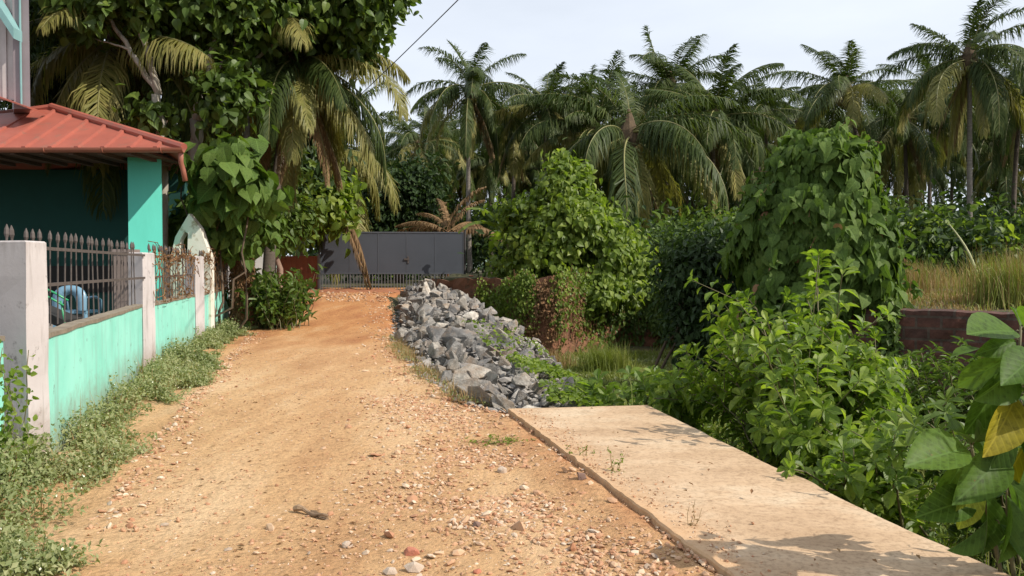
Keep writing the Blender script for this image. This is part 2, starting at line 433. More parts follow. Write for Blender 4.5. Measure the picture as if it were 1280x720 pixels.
# concrete culvert slab
def slab():
    m, nt, b = mat_new('dusty_concrete')
    v = objvec(nt)
    n1 = noise(nt, 1.0, 7, 0.65, objvec(nt, (1, 1.6, 1))); n2 = noise(nt, 30, 5, 0.7, v); n3 = noise(nt, 3.2, 6, 0.7, v)
    r1 = ramp(nt, [(0.32, (0.38, 0.255, 0.155)), (0.5, (0.47, 0.33, 0.21)), (0.68, (0.55, 0.43, 0.30))])
    nt.links.new(n1.outputs['Fac'], r1.inputs['Fac'])
    r2 = ramp(nt, [(0.32, (0.66, 0.63, 0.60)), (0.5, (1, 1, 1)), (0.7, (1.12, 1.12, 1.1))]); nt.links.new(n2.outputs['Fac'], r2.inputs['Fac'])
    r3 = ramp(nt, [(0.25, (0.72, 0.7, 0.68)), (0.42, (1, 1, 1))]); nt.links.new(n3.outputs['Fac'], r3.inputs['Fac'])
    col = mixc(nt, 1.0, mixc(nt, 1.0, r1.outputs['Color'], r2.outputs['Color'], 'MULTIPLY'), r3.outputs['Color'], 'MULTIPLY')
    vo = nt.nodes.new('ShaderNodeTexVoronoi'); vo.feature = 'DISTANCE_TO_EDGE'; vo.inputs['Scale'].default_value = 0.3
    nd = noise(nt, 1.6, 5, 0.6, v); vm = nt.nodes.new('ShaderNodeVectorMath'); vm.operation = 'MULTIPLY_ADD'; vm.inputs[1].default_value = (.8, .8, 0)
    nt.links.new(nd.outputs['Color'], vm.inputs[0]); nt.links.new(v, vm.inputs[2]); nt.links.new(vm.outputs[0], vo.inputs['Vector'])
    rk = ramp(nt, [(0.0, (.80, .78, .76)), (0.004, (1, 1, 1))]); nt.links.new(vo.outputs['Distance'], rk.inputs['Fac'])
    col = mixc(nt, 1.0, col, rk.outputs['Color'], 'MULTIPLY')
    # road soil trodden on to it from the road side
    g = nt.nodes.new('ShaderNodeNewGeometry'); sx = nt.nodes.new('ShaderNodeSeparateXYZ'); nt.links.new(g.outputs['Position'], sx.inputs[0])
    a1 = nt.nodes.new('ShaderNodeMath'); a1.operation = 'MULTIPLY_ADD'; a1.inputs[1].default_value = 0.235; nt.links.new(sx.outputs['Y'], a1.inputs[0]); nt.links.new(sx.outputs['X'], a1.inputs[2])
    a2 = nt.nodes.new('ShaderNodeMath'); a2.operation = 'MULTIPLY_ADD'; a2.inputs[1].default_value = 0.9; nt.links.new(n3.outputs['Fac'], a2.inputs[0]); nt.links.new(a1.outputs[0], a2.inputs[2])
    m4 = nt.nodes.new('ShaderNodeMapRange'); m4.inputs['From Min'].default_value = 2.75; m4.inputs['From Max'].default_value = 2.35; m4.inputs['To Max'].default_value = .75
    nt.links.new(a2.outputs[0], m4.inputs['Value']); col = mixc(nt, m4.outputs[0], col, (.50, .29, .145))
    nt.links.new(col, b.inputs['Base Color']); b.inputs['Roughness'].default_value = 0.9
    b.inputs['Specular IOR Level'].default_value = 0.2
    bump(nt, b, n2.outputs['Fac'], 0.35, 0.008)
    ys_ = np.linspace(0.6, 8.92, 260); t = np.linspace(0, 1, 26)
    Yg, Tg = np.meshgrid(ys_, t, indexing='ij')
    xl = np.interp(ys_, [0, 4.02, 8.92], [2.03, 1.10, -0.04]) + 0.022 * fbm(ys_, ys_ * 0, 6, 3, 4)
    xr = np.interp(ys_, [0, 4.35, 9.2], [3.26, 2.38, 1.40]) + 0.04 * fbm(ys_, ys_ * 0 + 9, 2.2, 5, 4)
    Xg = xl[:, None] * (1 - Tg) + xr[:, None] * Tg
    Yg = Yg + Tg * 0.22 * sstep(5, 8.92, Yg) + 0.02 * fbm(Xg, Yg * 0, 3, 8, 3) * sstep(8.5, 8.92, Yg)
    Z = 0.085 + 0.008 * fbm(Xg, Yg, 1.2, 4, 3)
    ny, nx = Yg.shape
    top = np.stack([Xg, Yg, Z], -1).reshape(-1, 3)
    i = np.arange((nx - 1) * (ny - 1)); r = i // (nx - 1); c = i % (nx - 1); a = r * nx + c
    q = np.stack([a, a + 1, a + 1 + nx, a + nx], 1)
    mb = MB().arr(top, q.reshape(-1), np.full(len(q), 4))
    ring = [k for k in range(nx)] + [j * nx + nx - 1 for j in range(1, ny)] + [(ny - 1) * nx + k for k in range(nx - 2, -1, -1)] + [j * nx for j in range(ny - 2, 0, -1)]
    rt = top[ring]; c0 = rt.mean(0)
    ch = rt.copy(); ch[:, 2] -= 0.012; d = ch - c0; d[:, 2] = 0; ch += d / np.linalg.norm(d, axis=1)[:, None] * 0.012
    bt = ch.copy(); bt[:, 2] = -0.13 + 0.03 * vnoise(bt[:, 0], bt[:, 1], 4, 2)
    n = len(ring); W = np.concatenate([rt, ch, bt]); F_ = []
    for j in range(n):
        k = (j + 1) % n
        F_.append((j, j + n, k + n, k)); F_.append((j + n, j + 2 * n, k + 2 * n, k + n))
    F_.append(tuple(range(2 * n, 3 * n)))
    mb.raw(W, F_)
    o = mb.build('concrete_slab', m, None, False)
    tag(o, 'long dusty concrete culvert slab laid beside the dirt road', 'slab', kind='thing')
slab()

# ------------------------------------------------------------------ leaf generators
def tmpl(rows, fold=0.12, droop=0.25, luvs=True):
    """rows: list of (y, halfwidth). first/last with halfwidth 0 are points."""
    V = []; F_ = []; prev = None
    for (y, w) in rows:
        z = -droop * y * y
        if w == 0:
            V.append((0, y, z)); cur = (len(V) - 1,)
        else:
            k = len(V)
            V += [(-w, y, z + fold * w * 2), (0, y, z), (w, y, z + fold * w * 2)]; cur = (k, k + 1, k + 2)
        if prev is not None:
            if len(prev) == 1 and len(cur) == 3: F_ += [(prev[0], cur[1], cur[0]), (prev[0], cur[2], cur[1])]
            elif len(prev) == 3 and len(cur) == 3: F_ += [(prev[0], prev[1], cur[1], cur[0]), (prev[1], prev[2], cur[2], cur[1])]
            elif len(prev) == 3 and len(cur) == 1: F_ += [(prev[0], prev[1], cur[0]), (prev[1], prev[2], cur[0])]
        prev = cur
    return np.array(V), F_

T_LO = (np.array([(0, 0, 0), (-.5, .45, .08), (0, 1, -.12), (.5, .45, .08)]), [(0, 3, 2), (0, 2, 1)])
T_MID = tmpl([(0, 0), (.22, .32), (.5, .5), (.78, .34), (1, 0)], 0.14, 0.28)
T_OBO = tmpl([(0, 0), (.15, .10), (.4, .34), (.65, .5), (.86, .34), (1, 0)], 0.16, 0.32)
T_HEART = tmpl([(-.02, .0), (-.16, .3), (.08, .52), (.35, .5), (.62, .33), (.85, .13), (1.02, 0)], 0.10, 0.22)
T_BIG = tmpl([(0, 0), (.05, .07), (.14, .20), (.27, .36), (.42, .47), (.57, .5), (.71, .46), (.83, .34), (.92, .19), (.97, .08), (1.0, 0)], 0.16, 0.16)
T_LONG = tmpl([(0, 0), (.2, .3), (.5, .5), (.8, .3), (1, 0)], 0.2, 0.45)

def norm(a): return a / (np.linalg.norm(a, axis=-1, keepdims=True) + 1e-9)

def leaves(mb, Pt, D, N, S, W, T, m=0, rng=None, luv=False):
    """Pt base points, D leaf directions, N approx normals, S lengths, W width/length ratio"""
    Pt = np.asarray(Pt, float); n = len(Pt)
    if n == 0: return mb
    D = norm(D); X = norm(np.cross(D, N)); N2 = np.cross(X, D)
    V0, F_ = T; k = len(V0)
    S = np.broadcast_to(np.asarray(S, float), (n,)); W = np.broadcast_to(np.asarray(W, float), (n,))
    drp = (0.6 + 0.9 * rng.random(n)) if rng is not None else np.ones(n)
    V = Pt[:, None, :] + S[:, None, None] * (V0[None, :, 0, None] * W[:, None, None] * X[:, None, :] + V0[None, :, 1, None] * D[:, None, :]
        + (V0[None, :, 2] * drp[:, None])[..., None] * N2[:, None, :])
    loops = np.concatenate([np.array(f) for f in F_]); tot = np.array([len(f) for f in F_])
    LL = (loops[None, :] + (np.arange(n) * k)[:, None]).reshape(-1)
    uv = np.tile(V0[:, :2], (n, 1)) if luv else None
    mb.arr(V.reshape(-1, 3), LL, np.tile(tot, n), m, uv)
    return mb

def rdir(rng, n):
    return norm(rng.normal(size=(n, 3)))

def clumped(rng, blobs, n, nclump, cr_, shell=0.75):
    """blobs: (cx,cy,cz,rx,ry,rz,weight) -> points, outward"""
    w = np.array([b[6] for b in blobs], float); w /= w.sum()
    ci = rng.choice(len(blobs), nclump, p=w); B = np.array([b[:6] for b in blobs])
    d = rdir(rng, nclump); r = shell + (1 - shell) * rng.random(nclump)
    r = np.where(rng.random(nclump) < 0.2, r * rng.random(nclump), r) * (0.85 + 0.3 * rng.random(nclump))
    cc = B[ci, :3] + d * B[ci, 3:6] * r[:, None]
    k = rng.integers(0, nclump, n)
    off = rng.normal(size=(n, 3)) * cr_ * 0.5
    pts = cc[k] + off
    out = norm(norm((pts - B[ci[k], :3]) / B[ci[k], 3:6] ) + 0.5 * norm(off))
    return pts, out

def leaf_cloud(mb, rng, blobs, n, nclump, cr_, size, W, T, m=0, hang=0.5, shell=0.75, upn=0.6, jitter=0.5, luv=False):
    pts, out = clumped(rng, blobs, n, nclump, cr_, shell)
    down = np.array([0, 0, -1.0])
    D = norm(out * (1 - hang) + down * hang + rng.normal(size=(n, 3)) * jitter)
    N = norm(out + np.array([0, 0, upn]) + rng.normal(size=(n, 3)) * jitter)
    S = size * (0.6 + 0.7 * rng.random(n))
    return leaves(mb, pts, D, N, S, W, T, m, rng, luv)

def blob_px(px, py, Y, rx, ry, w=1.0, rd=None):
    c = P(px, py, Y); r = PX(rx, Y)
    return (c[0], c[1], c[2], r, r if rd is None else rd, PX(ry, Y), w)

def limb(mb, rng, a, b, r0, r1, n=7, wob=0.12, m=0, sides=7):
    a = np.array(a, float); b = np.array(b, float); t = np.linspace(0, 1, n)
    L = np.linalg.norm(b - a)
    off = np.cumsum(rng.normal(size=(n, 3)), 0) * wob * L / n; off -= off[0]; off = off - t[:, None] * off[-1] * 0.8
    pts = a + (b - a) * t[:, None] + off
    mb.tube(pts, r0 + (r1 - r0) * t, sides, m); return pts

def blades(mb, rng, pts, h, w, lean=0.35, m=0):
    n = len(pts); az = rng.random(n) * 2 * math.pi
    d = np.stack([np.cos(az), np.sin(az), np.zeros(n)], 1); p = np.stack([-np.sin(az), np.cos(az), np.zeros(n)], 1)
    l = (lean * rng.random(n))[:, None]; h = np.broadcast_to(h, (n,))[:, None]; w = np.broadcast_to(w, (n,))[:, None]
    up = np.array([0, 0, 1.0])
    m1 = pts + up * h * 0.55 + d * h * l * 0.35; tip = pts + up * h * (1 - 0.35 * l) + d * h * l * 1.2
    V = np.stack([pts - p * w / 2, pts + p * w / 2, m1 + p * w * 0.4, m1 - p * w * 0.4, tip], 1)
    loops = np.array([0, 1, 2, 3, 3, 2, 4]); LL = (loops[None] + (np.arange(n) * 5)[:, None]).reshape(-1)
    mb.arr(V.reshape(-1, 3), LL, np.tile([4, 3], n), m); return mb

# ---- shared plant materials
M = {}
M['palm'] = leafmat('palm_green', [(0.028, 0.045, 0.012), (0.05, 0.075, 0.019), (0.10, 0.12, 0.032)], 0.28, 0.5, 0.18, 0.4)
M['palm_old'] = leafmat('palm_yellowing', [(0.11, 0.12, 0.03), (0.20, 0.19, 0.055), (0.32, 0.27, 0.10)], 0.28, 0.5, 0.25, 0.4)
M['palm_dead'] = leafmat('palm_dead', [(0.12, 0.07, 0.035), (0.22, 0.14, 0.07), (0.30, 0.20, 0.11)], 0.15, 0.8, 0.2, 0.6, tboost=1.0)
M['rachis'] = simple('frond_stalk', (0.22, 0.22, 0.07), (0.15, 0.13, 0.05), 2, 0.6, 0)
M['fibre'] = simple('crown_fibre', (0.13, 0.085, 0.045), (0.06, 0.04, 0.022), 6, 0.9, 0.6, 0.03)
M['coconut'] = simple('coconut_husk', (0.20, 0.20, 0.05), (0.28, 0.17, 0.05), 3, 0.5, 0.1)
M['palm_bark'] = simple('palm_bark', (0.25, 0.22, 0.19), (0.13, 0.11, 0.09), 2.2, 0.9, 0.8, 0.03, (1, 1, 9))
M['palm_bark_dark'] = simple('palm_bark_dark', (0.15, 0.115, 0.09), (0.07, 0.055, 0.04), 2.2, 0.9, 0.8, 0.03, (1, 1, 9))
M['bark_pale'] = simple('pale_bark', (0.42, 0.38, 0.32), (0.20, 0.17, 0.13), 2.5, 0.85, 0.6, 0.02, (1, 1, 0.5), spots=((0.10, 0.08, 0.06), 5, 0.58))
M['bark'] = simple('brown_bark', (0.17, 0.12, 0.08), (0.08, 0.055, 0.035), 4, 0.9, 0.7, 0.02, (1, 1, 0.4))
M['bark_pink'] = simple('reddish_bark', (0.30, 0.20, 0.15), (0.18, 0.11, 0.08), 4, 0.9, 0.6, 0.02, (1, 1, 0.6))
M['stem'] = simple('green_brown_stem', (0.14, 0.13, 0.05), (0.09, 0.07, 0.035), 8, 0.7, 0.2)
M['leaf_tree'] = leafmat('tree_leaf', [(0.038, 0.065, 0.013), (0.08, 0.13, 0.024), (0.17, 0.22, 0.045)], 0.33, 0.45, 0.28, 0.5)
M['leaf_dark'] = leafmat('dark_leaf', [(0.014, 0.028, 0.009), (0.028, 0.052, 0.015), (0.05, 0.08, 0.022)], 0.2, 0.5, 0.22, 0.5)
M['leaf_heart'] = leafmat('heart_leaf', [(0.045, 0.08, 0.017), (0.08, 0.135, 0.027), (0.15, 0.21, 0.05)], 0.3, 0.6, 0.16, 0.8, veins=True)
M['leaf_bright'] = leafmat('bright_leaf', [(0.06, 0.095, 0.015), (0.14, 0.20, 0.03), (0.30, 0.35, 0.07)], 0.42, 0.45, 0.3, 1.0)
M['leaf_shrub'] = leafmat('shrub_leaf', [(0.05, 0.095, 0.014), (0.13, 0.20, 0.026), (0.29, 0.35, 0.055)], 0.45, 0.42, 0.35, 1.5, veins=True, cl_amt=.35)
M['leaf_plant'] = leafmat('broad_plant_leaf', [(0.035, 0.075, 0.012), (0.06, 0.115, 0.018), (0.10, 0.165, 0.028)], 0.36, 0.52, 0.18, 1.5, veins=True)
M['leaf_yellow'] = leafmat('yellowing_leaf', [(0.20, 0.20, 0.02), (0.29, 0.24, 0.02), (0.16, 0.18, 0.03)], 0.35, 0.5, 0.2, 1.5, veins=True, tboost=1.1)
M['weed'] = leafmat('weed_leaf', [(0.11, 0.14, 0.055), (0.22, 0.25, 0.11), (0.40, 0.38, 0.22)], 0.3, 0.6, 0.3, 2.0)
M['grass'] = leafmat('grass_blade', [(0.09, 0.125, 0.022), (0.17, 0.20, 0.04), (0.28, 0.26, 0.09)], 0.3, 0.6, 0.3, 0.7)
M['drygrass'] = leafmat('dry_grass', [(0.15, 0.11, 0.04), (0.30, 0.20, 0.09), (0.42, 0.28, 0.16)], 0.3, 0.7, 0.3, 0.7, tboost=1.0)
M['dryvine'] = leafmat('dry_vine', [(0.12, 0.06, 0.03), (0.22, 0.12, 0.06), (0.30, 0.20, 0.10)], 0.15, 0.8, 0.2, 0.9, tboost=1.0)

# ------------------------------------------------------------------ palms
def frond(mb, rng, base, az, el, L, droop, nl, mleaf, width=0.042, ll=1.1, hang=0.6, seg=2, mr=3):
    k = 14; t = np.linspace(0, 1, k)
    ang = el - droop * (t ** 1.25) + .05 * rng.normal() * np.sin(t * 7)
    ang = np.maximum(ang, rad(-86))
    side = rng.normal() * 0.45; twist = rng.normal() * 0.35
    azs = az + side * t ** 2
    dirs = np.stack([np.cos(ang) * np.cos(azs), np.cos(ang) * np.sin(azs), np.sin(ang)], 1)
    pts = base + np.concatenate([[np.zeros(3)], np.cumsum((dirs[1:] + dirs[:-1]) / 2 * L / (k - 1), 0)])
    mb.tube(pts, 0.035 * (1 - 0.85 * t) * (L / 4.5), 4, mr, False)
    tl = np.linspace(0.14, 0.995, nl)
    for sg in (-1, 1):
        tt = np.clip(tl + rng.normal(size=nl) * 0.004, 0, 1)
        p = np.stack([np.interp(tt, t, pts[:, i]) for i in range(3)], 1)
        d = norm(np.stack([np.interp(tt, t, dirs[:, i]) for i in range(3)], 1))
        s = np.cross(d, np.array([0, 0, 1.0])); s = norm(s + 1e-4) * sg
        s = norm(s + np.cross(s, d) * twist * sg)
        ln = ll * L / 4.5 * (np.sin(np.clip(0.12 + 0.86 * tt, 0, 1) * math.pi) ** 0.55) * (0.85 + 0.3 * rng.random(nl))
        ln *= np.where(rng.random(nl) < 0.04, 0.4, 1)
        dn = np.array([0, 0, -1.0])
        hg = (hang * (0.7 + 0.6 * rng.random(nl)) * (1 + 1.1 * vnoise(tt * 9, tt * 0 + az * 3 + sg, 1.0, 5)))[:, None]
        d1 = norm(s * 0.9 + d * (0.35 + 0.6 * tt[:, None]) + dn * hg * 0.5 + rng.normal(size=(nl, 3)) * 0.13)
        d2 = norm(d1 * 0.75 + dn * hg * 1.3 + rng.normal(size=(nl, 3)) * 0.16)
        d3 = norm(d2 * 0.7 + dn * hg * 1.6)
        w = (width * (0.8 + 0.4 * rng.random(nl)))[:, None] * norm(np.cross(d1, np.cross(d, d1)) + 1e-5)
        a = p; b = p + d1 * ln[:, None] * 0.38; c = b + d2 * ln[:, None] * 0.34; e = c + d3 * ln[:, None] * 0.3
        if seg == 2:
            V = np.stack([a - w * .35, a + w * .35, b + w * .5, b - w * .5, c + (e - c) * 1.0], 1)
            lp = np.array([0, 1, 2, 3, 3, 2, 4]); kk = 5; tot = [4, 3]
        else:
            V = np.stack([a - w * .35, a + w * .35, b + w * .5, b - w * .5, c + w * .4, c - w * .4, e], 1)
            lp = np.array([0, 1, 2, 3, 3, 2, 4, 5, 5, 4, 6]); kk = 7; tot = [4, 4, 3]
        mb.arr(V.reshape(-1, 3), (lp[None] + (np.arange(nl) * kk)[:, None]).reshape(-1), np.tile(tot, nl), mleaf)

PALM_MATS = None
def crown_mesh(seed, n=33, L=4.4, nl=84, seg=2, dead=1, width=0.044, low=-32, hang=0.7, oldf=.6, oldp=.45):
    rng = np.random.default_rng(seed); mb = MB()
    for i in range(n):
        u = (i + rng.random() * 0.8) / n
        el = rad(74 - (74 - low) * u ** 0.92)
        az = i * 2.39996 + rng.normal() * 0.35
        Lf = L * (0.72 + 0.3 * math.sin(min(1, u * 1.6) * math.pi / 2)) * (0.78 + 0.34 * rng.random())
        dr = rad(40 + 48 * math.sin(min(1.0, u * 1.2) * math.pi / 1.25) + rng.normal() * 16); el += rad(rng.normal() * 9)
        isold = u > oldf and rng.random() < oldp
        frond(mb, rng, np.zeros(3) + rdir(rng, 1)[0] * 0.12, az, el, Lf, dr, nl, 1 if isold else 0, width, 1.15, hang * (0.35 + 1.1 * u) * (0.8 + .5 * rng.random()), seg)
    for i in range(dead):
        frond(mb, rng, np.array([0, 0, -0.3]), rng.random() * 6.28, rad(-60), L * 0.8, rad(20), nl, 2, width * .7, 0.7, 1.2, seg)
    # fibrous heart where the stalks meet
    a = np.linspace(-0.9, 0.8, 6); mb.tube([(0, 0, z) for z in a], [0.15, 0.26, 0.34, 0.3, 0.18, 0.05], 8, 4)
    o = mb.build('crown', [M['palm'], M['palm_old'], M['palm_dead'], M['rachis'], M['fibre']], None, False, link=False)
    return o.data
def nuts_mesh(seed):
    rng = np.random.default_rng(seed); bm = bmesh.new()
    for i in range(13):
        az = rng.random() * 6.28; r = 0.3 + 0.16 * rng.random()
        mt = Matrix.Translation((r * math.cos(az), r * math.sin(az), -0.35 - 0.45 * rng.random())) @ Matrix.Diagonal((0.12, 0.12, 0.15, 1))
        bmesh.ops.create_icosphere(bm, subdivisions=2, radius=1, matrix=mt)
    me = bpy.data.meshes.new('coconut_bunch'); bm.to_mesh(me); bm.free(); me.materials.append(M['coconut'])
    for p in me.polygons: p.use_smooth = True
    return me
CROWNS = [crown_mesh(11), crown_mesh(12, 30, 4.4, 84, 2, 3, low=-52, hang=.8, oldp=.7), crown_mesh(13, 36, 4.4, 80, 2, 1, low=-34), crown_mesh(14, 27, 4.4, 84, 2, 0, low=-28, hang=.55), crown_mesh(15, 31, 4.4, 84, 2, 4, low=-50, hang=.85), crown_mesh(16, 25, 4.4, 84, 2, 0, low=-34, hang=.5)]
NUTS = nuts_mesh(3)

def palm(px, py, Y, rpx, var, label, base_px=None, seed=0, rot=0, dark=False, group='coconut palms in the grove behind the lane', nuts=True, tr=0.15, crown=None, name='coconut_palm', tilt=(0, 0), lean=None):
    rng = np.random.default_rng(1000 + seed)
    c = P(px, py, Y); bx = P(base_px if base_px is not None else px + rng.normal() * 8, 300, Y)
    by = Y + rng.normal() * 0.6
    g = float(H(bx[0], by))
    root = thing(name, (bx[0], by, g), label, 'palm tree', group)
    n = 14; t = np.linspace(0, 1, n)
    base = np.array([bx[0], by, g - 0.1])
    mid = base * 0.5 + c * 0.5 + np.array([(bx[0] - c[0]) * 0.35 + rng.normal() * 0.15, rng.normal() * 0.2, 0])
    pts = (1 - t)[:, None] ** 2 * base + 2 * (t * (1 - t))[:, None] * mid + t[:, None] ** 2 * c
    r = tr * (1 + 0.5 * np.exp(-t * 14)) * (1 - 0.3 * t) * (1 + 0.02 * np.sin(np.arange(n) * 2.2))
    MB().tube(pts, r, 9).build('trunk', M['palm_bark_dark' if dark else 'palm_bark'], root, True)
    cr_ = bpy.data.objects.new('crown', crown or CROWNS[var]); COL.objects.link(cr_); cr_.parent = root
    cr_.location = Vector(c) - root.location
    s = PX(rpx, Y) / (3.05 if Y < 40 else 3.35)
    cr_.scale = (s, s, s); cr_.rotation_euler = (tilt[0], tilt[1], rot + seed * 1.3)
    if nuts:
        nn = bpy.data.objects.new('coconut_bunch', NUTS); COL.objects.link(nn); nn.parent = root
        nn.location = cr_.location; nn.scale = (s, s, s); nn.rotation_euler = (0, 0, seed)
    return root
#--PALMS--
GP = [
 (480, 205, 62, 44, 0, 'small distant coconut palm farthest left beyond the gate', 482),
 (522, 182, 56, 62, 3, 'coconut palm over the dark round tree behind the gate', 520),
 (588, 112, 46, 80, 4, 'tall coconut palm with pale bare trunk at the gate post', 588),
 (645, 158, 52, 62, 4, 'shaggy coconut palm close right of the pale trunked palm', 640),
 (683, 132, 47, 78, 5, 'dense coconut palm with brown trunk above the leafy climber tree', 682),
 (745, 165, 46, 92, 2, 'bushy coconut palm crowding the left side of the biggest palm', 735),
 (786, 168, 38, 118, 1, 'biggest coconut palm with long yellow drooping fronds above the vines', 790),
 (838, 108, 47, 82, 3, 'tall coconut palm with spiky crown behind the biggest palm', 832),
 (892, 150, 42, 104, 0, 'coconut palm with yellowing fronds hanging left of the vine mound', 895),
 (958, 140, 52, 60, 0, 'coconut palm in the notch left above the heart leaved mound', 955),
 (1057, 112, 46, 84, 5, 'wide coconut palm standing alone against sky over the vine mound', 1085),
 (1130, 150, 50, 80, 1, 'ragged coconut palm between the vine mound and tallest palm', 1128),
 (1168, 118, 54, 70, 2, 'coconut palm tucked behind the tallest palm on its left', 1160),
 (1212, 72, 40, 98, 1, 'tallest coconut palm with pale trunk at the right end of grove', 1218),
 (1278, 110, 45, 92, 4, 'coconut palm cut off by the right edge of the photo', 1262),
]
for i, (px, py, Y, r, v, lab, bp) in enumerate(GP):
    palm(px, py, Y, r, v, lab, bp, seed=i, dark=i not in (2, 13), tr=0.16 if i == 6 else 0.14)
bk = np.random.default_rng(5)
for i, (px, py) in enumerate([(560, 215), (612, 205), (668, 215), (712, 190), (760, 215), (815, 190), (860, 205), (925, 190), (985, 195), (1020, 170), (1098, 205), (1145, 205), (1190, 185), (1240, 170), (1262, 200), (505, 235), (545, 175), (622, 160), (715, 150), (808, 150), (870, 125), (925, 160), (1000, 150), (1092, 160), (1245, 130), (462, 225), (570, 190), (655, 190)]):
    palm(px, py, 62 + bk.random() * 14, 52 + bk.random() * 22, (i * 5 + 3) % 6, 'shadowy coconut palm at the back of the crowded grove', px + bk.normal() * 6, seed=40 + i, dark=True,
         group='shadowy coconut palms at the back of the grove', nuts=False, tr=0.15)

# near palms inside the left tree mass
near_crown = crown_mesh(31, 34, 4.6, 110, 3, 5, width=0.038, low=-44, hang=0.75, oldf=.25, oldp=.5)
near_crown2 = crown_mesh(37, 28, 4.4, 110, 3, 3, width=0.038, low=-72, hang=0.85, oldf=.2, oldp=.75)
palm(372, 78, 22.8, 126, 0, 'near coconut palm with brown trunk drooping fronds over the lane', 342, seed=7, crown=near_crown, rot=0.6, dark=True, group='coconut palms among the left trees', tr=0.17)
palm(405, 190, 36.5, 104, 0, 'low yellowed coconut palm whose fronds arch down to the gate top', 374, seed=17, crown=near_crown2, rot=1.0, dark=True, group='coconut palms among the left trees', nuts=False, tr=0.13)
palm(150, 50, 21.3, 150, 0, 'near coconut palm with sunlit golden frond behind the red roof', 128, seed=9, crown=near_crown2, rot=2.2, dark=True, group='coconut palms among the left trees', tr=0.17)

# ------------------------------------------------------------------ left house
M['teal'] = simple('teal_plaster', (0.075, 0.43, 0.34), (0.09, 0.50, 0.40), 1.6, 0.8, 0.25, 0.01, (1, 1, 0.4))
M['teal_shade'] = simple('teal_plaster_shade', (0.012, 0.075, 0.062), (0.010, 0.06, 0.05), 1.2, 0.9, 0.1)  # same teal plaster, deep porch shade painted into its colour
M['black'] = simple('black_board', (0.012, 0.012, 0.012), (0.02, 0.018, 0.016), 3, 0.8, 0.1)
M['redroof'] = simple('red_roof_sheet', (0.35, 0.098, 0.065), (0.27, 0.075, 0.052), 1.8, 0.5, 0.12, 0.01, spots=((0.24, 0.10, 0.07), 3.5, 0.55))
M['gutter'] = simple('brown_gutter', (0.34, 0.12, 0.07), (0.26, 0.09, 0.06), 3, 0.5, 0.1)
M['soffit'] = simple('brown_soffit', (0.10, 0.06, 0.045), (0.06, 0.04, 0.03), 2, 0.9, 0.1)
M['mauve'] = simple('mauve_grey_sheet', (0.30, 0.25, 0.26), (0.24, 0.20, 0.21), 1.5, 0.6, 0.1)
M['palesheet'] = simple('pale_corrugated_sheet', (0.55, 0.50, 0.48), (0.42, 0.37, 0.36), 1.5, 0.6, 0.1)
M['tealtrim'] = simple('pale_teal_trim', (0.20, 0.36, 0.36), (0.16, 0.30, 0.30), 3, 0.6, 0.1)
M['floor'] = simple('cement_floor', (0.25, 0.22, 0.19), (0.18, 0.16, 0.14), 3, 0.9, 0.2)

